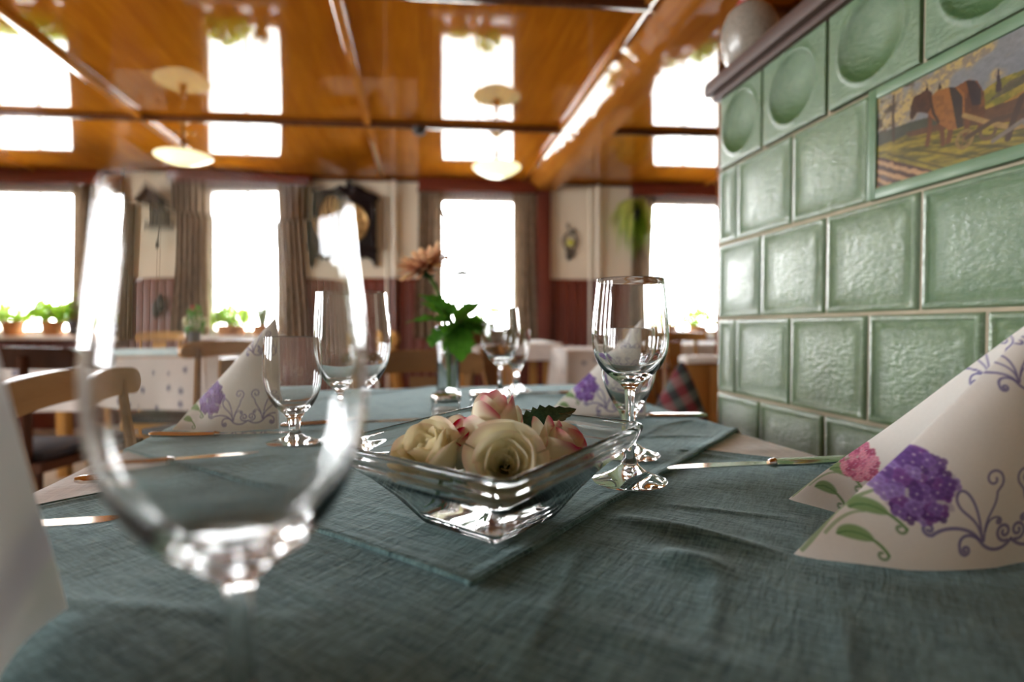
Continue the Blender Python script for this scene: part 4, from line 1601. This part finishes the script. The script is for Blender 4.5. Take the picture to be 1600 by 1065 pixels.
# ------------------------------------------------------------------ things on the window wall
# wall clock
wc = thing('wall_clock', 'large dark wall clock with a scrolled pediment and a yellow dial', 'clock', wl(-.545, 0.0, 1.865), WALL_A)
out = []
hw_ = .262
right = [(.0, .385), (.022, .382), (.03, .36), (.022, .345), (.05, .335), (.075, .352), (.10, .350), (.125, .332), (.16, .308), (.20, .292), (.235, .284), (.262, .268), (.272, .25), (.27, .235), (.25, .225), (.245, .20), (.245, -.215), (.262, -.225), (.264, -.243), (.25, -.25), (.25, -.36), (.243, -.388), (.228, -.392), (.215, -.36), (.20, -.33), (.17, -.312), (.13, -.300), (.10, -.315), (.06, -.305), (.03, -.318), (0, -.310)]
outl = right + [(-x, z) for x, z in reversed(right[1:-1])]
MB().prism(outl[::-1], -.05, 0).obj('back_board', M['clockwood'], wc)
b = MB()
b.box(-.235, .235, -.115, -.045, -.225, .215, .008)
b.box(-.268, .268, -.135, -.04, .214, .245, .008)
b.box(-.262, .262, -.13, -.04, -.245, -.222, .006)
b.obj('case', M['clockwood'], wc)
b = MB()
b.lathe([(.014, 0), (.02, .02), (.026, .04), (.012, .06), (.02, .075), (.0, .09)], 16, (0, -.045, .33))
for q in (-1, 1):
    b.lathe([(0, 0), (.035, 0), (.036, .02), (.02, .03), (0, .03)], 20, (q * .07, -.055, .32), 'Y')
b.obj('finial', M['clockwood'], wc)
dial = MB().lathe([(0, .012), (.172, .012), (.176, .008), (.178, 0), (0, 0)], 64, (0, -.115, -.005), 'Y').obj('dial', simple('yellowed_clock_dial', (0.44, 0.26, 0.085), .5, var=.15, scale=9), wc)
MB().lathe([(.172, .0), (.172, .018), (.180, .022), (.188, .016), (.190, 0)], 64, (0, -.115, -.005), 'Y').obj('bezel', M['brass'], wc)
ROM = ['XII', 'I', 'II', 'III', 'IIII', 'V', 'VI', 'VII', 'VIII', 'IX', 'X', 'XI']
for k, rm in enumerate(ROM):
    b = MB()
    wds = {'I': .013, 'V': .024, 'X': .024}
    tot = sum(wds[c] for c in rm)
    x = -tot / 2
    for c in rm:
        w = wds[c]
        m = x + w / 2
        if c == 'I':
            b.box(m - .0035, m + .0035, -.002, 0, -.020, .020)
        else:
            for q in (-1, 1):
                an = q * (.42 if c == 'X' else .24)
                ox = 0 if c == 'X' else q * .005
                b.box(m - .003 + ox, m + .003 + ox, -.002, 0, -.021, .021, 0, Matrix.Rotation(an, 4, 'Y'))
        x += w
    a = k * pi / 6
    o = b.obj('numeral', M['clockwood'], dial, (sin(a) * .140, -.127, -.005 + cos(a) * .140), (0, a, 0))
for L, w, a, nm in ((.085, .008, radians(-62), 'hour_hand'), (.125, .006, radians(-35), 'minute_hand')):
    o = MB().box(-w, w, -.003, 0, -.02, L * .8).box(-w * .5, w * .5, -.003, 0, L * .7, L).obj(nm, M['clockwood'], dial, (0, -.131 if nm[0] == 'h' else -.135, -.005), (0, a, 0))
MB().lathe([(0, .012), (.012, .01), (.014, 0)], 16, (0, -.128, -.005), 'Y').obj('hand_hub', M['brass'], dial)
for q in (-1, 1):
    MB().lathe([(.010, -.21), (.016, -.20), (.012, -.17), (.016, -.05), (.012, 0), (.016, .05), (.012, .17), (.016, .20), (.010, .21)], 14, (q * .232, -.118, -.005)).obj('column', M['clockwood'], wc)

# cuckoo clock
cc = thing('cuckoo_clock', 'small brown house-shaped cuckoo clock with chains, between the two left windows', 'clock', wl(-2.33, 0.0, 1.93), WALL_A)
MB().box(-.085, .085, -.13, 0, -.11, .09, .004).obj('body', M['cuckoo_face'], cc)
MB().box(-.135, .135, -.17, 0, -.135, -.11, .005).box(-.12, .12, -.176, -.165, -.15, -.125, .004).obj('base_ledge', M['cuckoo'], cc)
b = MB()
for q in (-1, 1):
    b.box(-.01, .175, -.19, .0, .168, .192, .003, Matrix.Rotation(radians(36) if q > 0 else radians(180 - 36), 4, 'Y'), (0, -.1, .18))
b.obj('roof', M['cuckoo'], cc)
b = MB()
b.prism([(-.1, .08), (.1, .08), (0, .165)], -.145, -.13)
for k in range(9):
    a = k * .7
    b.lathe([(0, 0), (.016, .002), (.01, .012), (0, .016)], 8, (cos(a) * .075, -.142, -.02 + sin(a) * .075), 'Y')
b.obj('carving', M['cuckoo'], cc)
MB().lathe([(0, .01), (.042, .01), (.045, 0)], 24, (0, -.13, -.02), 'Y').obj('dial', M['cuckoo'], cc)
MB().box(-.018, .018, -.137, -.128, .065, .105, .003).obj('bird_door', M['cuckoo'], cc)
MB().tube([(.01, -.08, -.14), (.0, -.085, -.245)], .004, 6).lathe([(0, 0), (.024, .003), (.018, .007), (0, .008)], 14, (-.003, -.09, -.27), 'Y', (1, 1.4)).obj('pendulum', M['cuckoo'], cc)
for q in (-1, 1):
    MB().tube([(q * .016, -.06, -.14), (q * .016 - .01, -.06, -.76)], .0022, 5).obj('chain', M['brass'], cc)
MB().lathe([(0, 0), (.02, .01), (.034, .05), (.036, .09), (.026, .14), (.010, .165), (0, .168)], 14, (-.028, -.06, -.93)).obj('weight', M['darkmetal'], cc)
MB().lathe([(0, 0), (.02, .01), (.034, .05), (.036, .09), (.026, .14), (.010, .165), (0, .168)], 14, (.02, -.06, -.88)).obj('weight', M['darkmetal'], cc)

# wrought iron ornament
wo = thing('iron_ornament', 'scrolled black iron wall ornament with a yellow-green glass centre, right of the post', 'wall ornament', wl(1.525, 0.0, 1.73), WALL_A)
b = MB()


def yz(pts, y=-.02):
    return [(x, y, z) for x, z in pts]
for q in (1, -1):
    b.tube(yz([(0.01 * q, q * .06)] + bez((.01, q * .06), (-.05, q * .09), (-.045, q * .15), (.0, q * .155)) + spiral(.0, q * .132, .023, .006, q * pi / 2, -q * 1.2)), .0075, 6)
    b.tube(yz(bez((.0, q * .07), (.06, q * .09), (.055, q * .13), (.025, q * .12)) + spiral(.03, q * .10, .018, .005, q * pi / 2, q * 1.1)), .0065, 6)
    b.tube(yz(bez((q * .01, .09), (q * .085, .06), (q * .085, -.05), (q * .01, -.08))), .008, 6)
    b.tube(yz(bez((0, q * .12), (-.04, q * .15), (-.03, q * .175), (-.005, q * .170))), .006, 6)
b.obj('scrollwork', M['darkmetal'], wo)
MB().lathe([(0, .03), (.030, .026), (.038, .01), (.036, 0), (0, 0)], 24, (.008, -.008, -.005), 'Y').obj('glass_centre', simple('yellow_green_glass', (.50, .52, .10), .15, var=.1, coat=.5), wo)

# hanging plant
hp_ = thing('hanging_plant', 'hanging green plant with long drooping leaves on the wall by the right window', 'plant', wl(2.11, 0.0, 1.95), WALL_A)
MB().lathe([(0, 0), (.04, 0), (.06, .03), (.068, .09), (.07, .10), (.06, .10), (0, .085)], 24, (0, -.10, -.02)).obj('pot', M['plum'], hp_)
MB().box(-.015, .015, -.04, 0, -.03, .12, .003).tube([(0, -.03, .02), (0, -.10, .0)], .008, 6).obj('bracket', M['darkmetal'], hp_)


def strap(L, W, drop, out_):
    def fn(u, v):
        s = (u - .5) * 2
        w = W * .5 * (1 - .9 * v ** 2.2) * (.5 + .5 * min(1, v * 6))
        x = out_ * (1 - (1 - v) ** 2.2)
        z = .10 * sin(min(1, v * 2.4) * pi) * (1 if v < .42 else 0) - drop * max(0, v - .12) ** 1.5
        return (s * w, x, z - abs(s) * w * .5)
    b = MB()
    b.grid(fn, 2, 14)
    return b.mesh('leaf', recalc=False)


sms = [strap(.6, .034, .50, .16), strap(.5, .032, .40, .19), strap(.4, .032, .30, .22), strap(.3, .03, .12, .24), strap(.6, .030, .58, .12)]
for k in range(150):
    o = link(sms[k % 5], 'leaf', M['leaf_pale'] if k % 4 else M['leaf_sun'], hp_, (random.uniform(-.03, .03), -.10 + random.uniform(-.03, .03), .085))
    o.rotation_euler = (random.uniform(-.2, .2), 0, random.uniform(-pi * .9, pi * .9) if k % 5 else random.uniform(-.6, .6) - pi / 2)
    o.scale = (1, random.uniform(.6, 1.05), random.uniform(.7, 1.0))

# pendant lamps
pl = thing('pendant_lamp', 'pendant lamp with a white glass bowl, left one of the two under the ceiling', 'lamp', (-1.56, 4.06, CEIL), 0, 'pendant lamps')
MB().lathe([(0, 0), (.055, 0), (.05, -.012), (.02, -.03), (.012, -.04), (0, -.04)], 24).obj('canopy', M['brass'], pl)
MB().lathe([(.007, -.03), (.007, -.12), (.012, -.125), (.018, -.15), (.014, -.18), (.026, -.20), (.034, -.23), (.03, -.245), (0, -.245)], 18).obj('stem', M['brass'], pl)
b = MB()
for q in (-1, 1):
    b.tube([(0, 0, -.10), (q * .03, 0, -.088), (q * .06, 0, -.098), (q * .075, 0, -.085)], .005, 6)
b.obj('cross_arm', M['brass'], pl)
MB().lathe([(.034, -.225), (.07, -.230), (.12, -.232), (.155, -.236), (.170, -.243), (.174, -.250), (.168, -.258), (.150, -.270), (.115, -.292), (.075, -.312), (.035, -.322), (0, -.324), (0, -.320), (.034, -.318), (.074, -.308), (.113, -.288), (.148, -.266), (.164, -.254), (.150, -.242), (.07, -.236), (.034, -.231)], 48).obj('shade', M['opal'], pl)
dup(pl, 'pendant lamp with a white glass bowl, right one of the two, above the middle window', (.54, 3.96, CEIL))
t = thing('smoke_detector', 'small dark detector box on the ceiling batten between the two pendant lamps', 'detector', (-.005, 3.868, CEIL - .036))
MB().lathe([(0, -.04), (.035, -.04), (.045, -.03), (.047, 0), (0, 0)], 20).obj('housing', M['darkmetal'], t)
MB().lathe([(0, -.048), (.02, -.046), (.026, -.039), (0, -.039)], 16).obj('cap', M['darkmetal'], t)

# ------------------------------------------------------------------ plants on the window sills


def foliage(n, rx, ry, rz, size, mat, name='foliage', seed=0):
    r_ = random.Random(seed)
    vs_, fs_ = [], []
    for k in range(n):
        a, e = r_.uniform(0, 2 * pi), r_.random()
        R_ = sqrt(r_.random())
        c = Vector((cos(a) * rx * R_, sin(a) * ry * R_, rz * (.15 + .85 * e) * (1 - .45 * R_ * R_)))
        u = Vector((r_.uniform(-1, 1), r_.uniform(-1, 1), r_.uniform(-.2, 1))).normalized()
        w = u.cross(Vector((r_.uniform(-1, 1), r_.uniform(-1, 1), r_.uniform(-1, 1)))).normalized()
        s = size * r_.uniform(.6, 1.2)
        i = len(vs_)
        nn = u.cross(w) * s * .2
        vs_ += [c - u * s, c - w * s * .5 + nn, c + u * s, c + w * s * .5 + nn, c + nn * .2]
        fs_ += [(i, i + 1, i + 4), (i + 1, i + 2, i + 4), (i + 2, i + 3, i + 4), (i + 3, i, i + 4)]
    return MB().pydata(vs_, fs_), mat


def pot_plant(label, s, kind, rx, rz, n, size, mat, pot, flowers=None, seed=0, off=.06, spikes=False, w=.10):
    t = thing('potted_plant', label, 'plant', wl(s, off, SILL), WALL_A, 'potted plants on the window sills')
    if kind == 'bowl':
        MB().lathe([(0, 0), (w * .8, 0), (w * .95, .02), (w, .075), (w * 1.06, .08), (w * 1.06, .095), (w * .9, .095), (w * .88, .08), (0, .078)], 32).obj('pot', pot, t)
        hgt = .08
    else:
        MB().lathe([(0, 0), (w * .62, 0), (w * .85, .10), (w * .95, .105), (w * .95, .13), (w * .8, .13), (w * .78, .11), (0, .11)], 28).obj('pot', pot, t)
        hgt = .11
    MB().lathe([(0, .004), (w * .8, 0)], 20, (0, 0, hgt)).obj('soil', M['soil'], t)
    if spikes:
        r_ = random.Random(seed)
        b = MB()
        for k in range(n):
            a = r_.uniform(0, 2 * pi)
            R_ = rx * r_.uniform(.3, 1)
            h = rz * r_.uniform(.6, 1.05)
            b.tube([(cos(a) * .02, sin(a) * .02, 0), (cos(a) * R_ * .5, sin(a) * R_ * .5, h * .7), (cos(a) * R_, sin(a) * R_, h * .85)], [size * .25, size * .3, size * .03], 4, flat=.25)
        o = b.obj('foliage', mat, t, (0, 0, hgt))
    else:
        b, m_ = foliage(n, rx, rx * .7, rz, size, mat, seed=seed)
        o = b.obj('foliage', m_, t, (0, 0, hgt), recalc=False)
    o['kind'] = 'stuff'
    if flowers is not None:
        b, m_ = foliage(26, rx, rx * .7, rz * 1.1, size * .7, flowers, seed=seed + 50)
        b.obj('blossoms', flowers, t, (0, 0, hgt), recalc=False)['kind'] = 'stuff'
    return t


M['blossom'] = leaf_mat('white_pink_blossom', (.75, .65, .62), (.85, .80, .75), .4)
pot_plant('bushy sunlit plant in an orange pot at the sill of the leftmost window', -3.12, 'pot', .19, .22, 300, .042, M['leaf_sun'], M['terra'], None, 1)
pot_plant('leafy plant in a terracotta pot at the left end of the leftmost window sill', -3.45, 'pot', .16, .18, 150, .040, M['leaf_sun'], M['terra'], None, 11)
pot_plant('green plant at the right corner of the leftmost window, seen through the big glass', -2.93, 'pot', .10, .26, 110, .026, M['leaf_sun'], M['plum'], None, 12, w=.07)
pot_plant('wide terracotta bowl with spiky leaves on the sill of the second window', -1.60, 'bowl', .19, .22, 230, .042, M['leaf_sun'], M['terra'], None, 2, w=.125)
pot_plant('small terracotta pot with upright leaves at the right of the second window sill', -1.30, 'bowl', .11, .24, 60, .042, M['leaf_sun'], M['terra'], M['blossom'], 3, spikes=True, w=.085)
pot_plant('small leafy pot plant on the sill of the middle window, above the far wine glass', .73, 'pot', .12, .16, 120, .032, M['leaf_sun'], M['plum'], None, 4, w=.07)
pot_plant('pot plant with pale blossoms on the sill of the middle window', .47, 'bowl', .10, .10, 80, .024, M['leaf_sun'], M['terra'], M['blossom'], 5, w=.08)
pot_plant('green pot plant on the sill of the right window beside the stove', 2.78, 'bowl', .16, .20, 160, .04, M['leaf_sun'], M['terra'], None, 6, w=.09)
pot_plant('flowering plant on the right window sill, behind the slim wine glass', 2.48, 'bowl', .10, .07, 80, .024, M['leaf_sun'], M['terra'], M['blossom'], 7, w=.09)
t = thing('orange', 'orange fruit on the sill of the middle window, right of the vase', 'fruit', wl(.60, .10, SILL + .034))
MB().lathe([(0, -.034)] + [(.036 * sin(a), -.034 * cos(a)) for a in (.4, .8, 1.2, 1.6, 2.0, 2.4, 2.8)] + [(.004, .033), (0, .031)], 20).obj('peel', M['orangefruit'], t)
MB().lathe([(0, .0335), (.004, .0335), (.005, .031), (0, .031)], 8).obj('stem_end', M['stem'], t)

# ------------------------------------------------------------------ chairs


def make_chair(label, loc, rz, wood_='oak', rail='oak_x', h=.83, railh=.075, curve=.05, cush=True, raillen=.44, splat=True, name='chair', flare=.0):
    """the sitter looks along local -Y; the back stands at +Y"""
    t = thing(name, label, 'chair', loc, rz, 'wooden chairs of the dining room')
    W = M[wood_]
    b = MB()
    b.grid(lambda u, v: ((u - .5) * (.40 + .04 * (1 - v)), (v - .5) * .40, .448 - .006 * sin(pi * u) * sin(pi * v)), 8, 8)
    b.grid(lambda u, v: ((.5 - u) * (.40 + .04 * (1 - v)), (v - .5) * .40, .418), 1, 1)
    for (x0, y0, x1, y1) in ((-.22, -.2, .22, -.2), (.22, -.2, .20, .2), (.20, .2, -.20, .2), (-.20, .2, -.22, -.2)):
        b.pydata([(x0, y0, .418), (x1, y1, .418), (x1, y1, .448), (x0, y0, .448)], [(0, 1, 2, 3)])
    b.obj('seat', M[rail], t)
    if cush:
        MB().box(-.18, .18, -.17, .16, .449, .478, .012).obj('seat_cushion', M['cushion'], t)
    for sx in (-1, 1):
        MB().tube([(sx * .15, -.14, .42), (sx * .175, -.17, .2), (sx * .195, -.20, 0)], [.017, .021, .013], 8).obj('leg', W, t)
        MB().tube([(sx * .14, .14, .42), (sx * .165, .18, .2), (sx * .185, .215, 0)], [.017, .021, .013], 8).obj('leg', W, t)
        MB().tube([(sx * .13, .165, .44), (sx * .15, .19, .60), (sx * (.17 + flare), .225, h - .02)], [.015, .017, .014], 8, flat=.8).obj('back_post', W, t)
    b = MB()
    vs_, fs_ = [], []
    n = 24
    for i in range(n + 1):
        s = sin((i / n - .5) * pi)
        x = s * raillen / 2
        y = .225 - curve * s * s + .01
        e = sqrt(max(0, 1 - max(0, (abs(s) - .86) / .14) ** 2))
        hh = railh / 2 * max(.08, e)
        zc = h - railh / 2 + .012 * (1 - s * s)
        for (dy, dz) in ((-.011, -1), (-.011, 1), (-.004, 1.06), (.006, 1.06), (.011, 1), (.011, -1)):
            vs_.append((x, y + dy, zc + dz * hh))
    for i in range(n):
        for k in range(6):
            fs_.append((i * 6 + k, i * 6 + (k + 1) % 6, i * 6 + 6 + (k + 1) % 6, i * 6 + 6 + k))
    fs_ += [tuple(range(6)), tuple(n * 6 + k for k in range(6))]
    b.pydata(vs_, fs_).obj('top_rail', M[rail], t)
    if splat:
        o_ = [(-.05, 0), (-.06, .10), (-.035, .18), (-.05, .26), (-.055, .35), (.055, .35), (.05, .26), (.035, .18), (.06, .10), (.05, 0)]
        sc = (h - railh - .445) / .35
        MB().prism([(x, z * sc) for x, z in o_], -.008, .008).obj('splat', W, t, (0, .175, .445), (-.13, 0, 0))
    return t


# facing +X: local -Y -> +X means rz = +90deg
make_chair('pale wooden chair pushed up to the left side of the laid table', (-.395, 1.10, 0), radians(98), 'brownoak', 'brownoak', .815, .055, .02, True, .53, False)
make_chair('brown chair at the far end of the laid table, behind the flower vase', (.00, 1.79, 0), radians(-4), 'brownoak', 'brownoak', .812, .078, .03, True, .42)
make_chair('brown chair with a flared rail behind the far wine glasses', (.45, 2.42, 0), radians(38), 'brownoak', 'brownoak', .885, .07, .06, True, .46)
make_chair('light oak chair with its back post showing, left of the far napkin', (.66, 3.02, 0), radians(70), 'oak', 'oak_x', .875, .06, .03, True, .42)
make_chair('light oak chair behind the gerbera vase, its top catching the window light', (.05, 3.20, 0), radians(100), 'oak', 'oak_x', .88, .07, .03, True, .40)
make_chair('oak chair seen through the slim wine glass, in front of the right window', (1.325, 2.76, 0), radians(25), 'oak', 'oak_x', .895, .06, .04, True, .42)
make_chair('oak chair with a bright curved top rail at the edge of the stove', (1.69, 3.25, 0), radians(8), 'oak', 'oak_x', .872, .055, .06, True, .44)
make_chair('dark chair with a broad curved back at the left picture edge', (-1.42, 2.30, 0), radians(172), 'darkoak', 'darkoak', .830, .07, .12, True, .56)
make_chair('oak chair on the far side of the flower-patterned table', (-1.98, 4.27, 0), radians(0), 'oak', 'oak_x', .868, .06, .03, True, .44)
make_chair('brown chair at the right corner of the flower-patterned table, behind the left napkin', (-.98, 2.60, 0), radians(-120), 'brownoak', 'oak_x', .842, .06, .05, True, .46)
t = thing('stool', 'oak stool with a dark seat, seen below the hem of the flower-patterned cloth', 'stool', (-1.32, 3.02, 0))
MB().box(-.19, .19, -.18, .18, .42, .448, .006).obj('seat', M['oak_x'], t)
MB().box(-.175, .175, -.165, .165, .449, .478, .012).obj('seat_cushion', M['cushion'], t)
for sx in (-1, 1):
    for sy in (-1, 1):
        MB().tube([(sx * .13, sy * .12, .42), (sx * .155, sy * .15, .2), (sx * .18, sy * .175, 0)], [.016, .020, .012], 8).obj('leg', M['oak'], t)


# ------------------------------------------------------------------ other tables


def side_table(label, cx, cyy, rz, lx, ly, top, clothmat, drop, clothlabel, runner=None):
    t = thing('dining_table', label, 'table', (cx, cyy, 0), rz)
    MB().box(-lx / 2, lx / 2, -ly / 2, ly / 2, top - .03, top, .004).obj('table_top', M['oak_x'], t)
    for sx in (-1, 1):
        for sy in (-1, 1):
            MB().box(sx * (lx / 2 - .08) - .03, sx * (lx / 2 - .08) + .03, sy * (ly / 2 - .08) - .03, sy * (ly / 2 - .08) + .03, 0, top - .031, .004).obj('leg', M['oak'], t)

    def mk(lx2, ly2, dr, z, k, seed):
        def fn(u, v):
            x, y = (u - .5) * (lx2 + 2 * dr), (v - .5) * (ly2 + 2 * dr)
            ax, ay = max(-lx / 2, min(lx / 2, x)), max(-ly / 2, min(ly / 2, y))
            ox, oy = x - ax, y - ay
            o_ = hypot(ox, oy)
            zz = z
            if o_ > 1e-6:
                kk = k + .05 * o_ * (1 + .8 * sin((ax + ay) * 16 + seed))
                ax += ox / o_ * min(o_, kk)
                ay += oy / o_ * min(o_, kk)
                zz = z - max(0, max(abs(ox), abs(oy)) - .004)
            return (ax, ay, zz)
        return MB().grid(fn, 70, 70)
    o = mk(lx, ly, drop, top + .001, .006, 0).obj('tablecloth', clothmat, None, (cx, cyy, 0), (0, 0, rz), recalc=False)
    tag(o, clothlabel, 'tablecloth')
    if runner:
        o = MB().grid(lambda u, v: ((u - .5) * lx * .98, (v - .5) * ly * .98, top + .0035 + .0008 * noise.noise((u * 9, v * 9, 2))), 30, 30).obj('table_runner', M['palecloth'], None, (cx, cyy, 0), (0, 0, rz), recalc=False)
        md = o.modifiers.new('thickness', 'SOLIDIFY')
        md.thickness = .0015
        tag(o, runner, 'table runner')


side_table('dining table under the flower-patterned cloth in the left background', -1.60, 3.30, WALL_A, 1.30, 1.0, .775, M['floral'], .25, 'white cloth with small grey flowers hanging over the left background table', 'pale blue-green runner covering the top of the left background table')
side_table('dining table behind the gerbera vase, before the middle window', .62, 4.25, WALL_A, .75, 1.0, .80, M['whitecloth'], .12, 'white cloth on the table before the middle window')
side_table('dining table between the chairs right of the middle window', 1.10, 3.45, WALL_A, .45, .6, .775, M['floral'], .40, 'cream cloth hanging low over the table left of the far napkin')
side_table('dining table before the right window, next to the stove', 2.02, 4.05, WALL_A, 1.0, .9, .79, M['whitecloth'], .16, 'bright white cloth on the table before the right window')

vb = thing('flower_vase', 'small dark vase with red and white blossoms on the left background table', 'vase', (-1.385, 3.66, .7805))
MB().lathe([(0, 0), (.035, 0), (.038, .01), (.036, .09), (.040, .105), (.034, .105), (.031, .02), (0, .015)], 24).obj('vase_body', M['plum'], vb)
bb, m_ = foliage(70, .06, .06, .17, .03, M['leaf'], seed=71)
bb.obj('greenery', M['leaf'], vb, (0, 0, .09), recalc=False)['kind'] = 'stuff'
bb, m_ = foliage(40, .08, .08, .13, .022, M['blossom'], seed=72)
bb.obj('white_blossoms', M['blossom'], vb, (0, 0, .10), recalc=False)['kind'] = 'stuff'
bb, m_ = foliage(10, .03, .03, .06, .02, M['red'], seed=73)
bb.obj('red_blossoms', M['red'], vb, (-.02, 0, .22), recalc=False)['kind'] = 'stuff'

# bench behind the stove and its cushion
bn = thing('wooden_bench', 'oak bench with a boarded back beyond the end of the stove', 'bench', (1.39, 2.30, 0))
for k in range(3):
    MB().box(-.18 + k * .118 + .002, -.18 + (k + 1) * .118 - .002, .10, .125, .05, .74, .003).obj('back_board', M['oak'], bn)
MB().box(-.195, .18, .07, .155, .742, .775, .008).obj('back_cap', M['whitecard'], bn)['label'] = 'white-topped cap of the bench back'
MB().box(-.19, .18, -.30, .10, .40, .44, .006).obj('seat', M['oak_x'], bn)
for sx in (-1, 1):
    MB().box(sx * .15 - .025, sx * .15 + .025, -.27, .09, 0, .40, .006).obj('leg', M['oak'], bn)
sb_ = thing('stove_bench', 'low wooden bench along the stove, hidden below the table edge', 'bench', (.60, 1.02, 0))
MB().box(-.14, .145, -.95, 1.05, .40, .44, .008).obj('seat', M['oak_x'], sb_)
for y in (-.8, .0, .95):
    MB().box(-.10, .10, y - .03, y + .03, 0, .40, .006).obj('leg', M['oak'], sb_)

NR, NA = 22, 28
vs_, fs_ = [], []
for i in range(NR + 1):
    q = i / NR
    z = .355 * q
    hw2 = (.175 * (1 - q) ** .92 + .006) * (1 - .10 * sin(q * pi))
    th = .075 * (sin(pi * min(1, .12 + .88 * q)) ** .7) * (1 - q * .55) + .004
    xo = .02 * q
    for k in range(NA):
        a = 2 * pi * k / NA
        ca_, sa_ = cos(a), sin(a)
        vs_.append((xo + hw2 * math.copysign(abs(ca_) ** .8, ca_), th * sa_, z))
for i in range(NR):
    for k in range(NA):
        fs_.append((i * NA + k, i * NA + (k + 1) % NA, (i + 1) * NA + (k + 1) % NA, (i + 1) * NA + k))
fs_ += [tuple(range(NA))[::-1], tuple(NR * NA + k for k in range(NA))]
o = MB().pydata(vs_, fs_).obj('cushion', M['plaid'], None, (.80, 1.66, .4405), (0, 0, radians(-18)))
tag(o, 'red and dark green plaid cushion propped on one corner between table and stove', 'cushion')
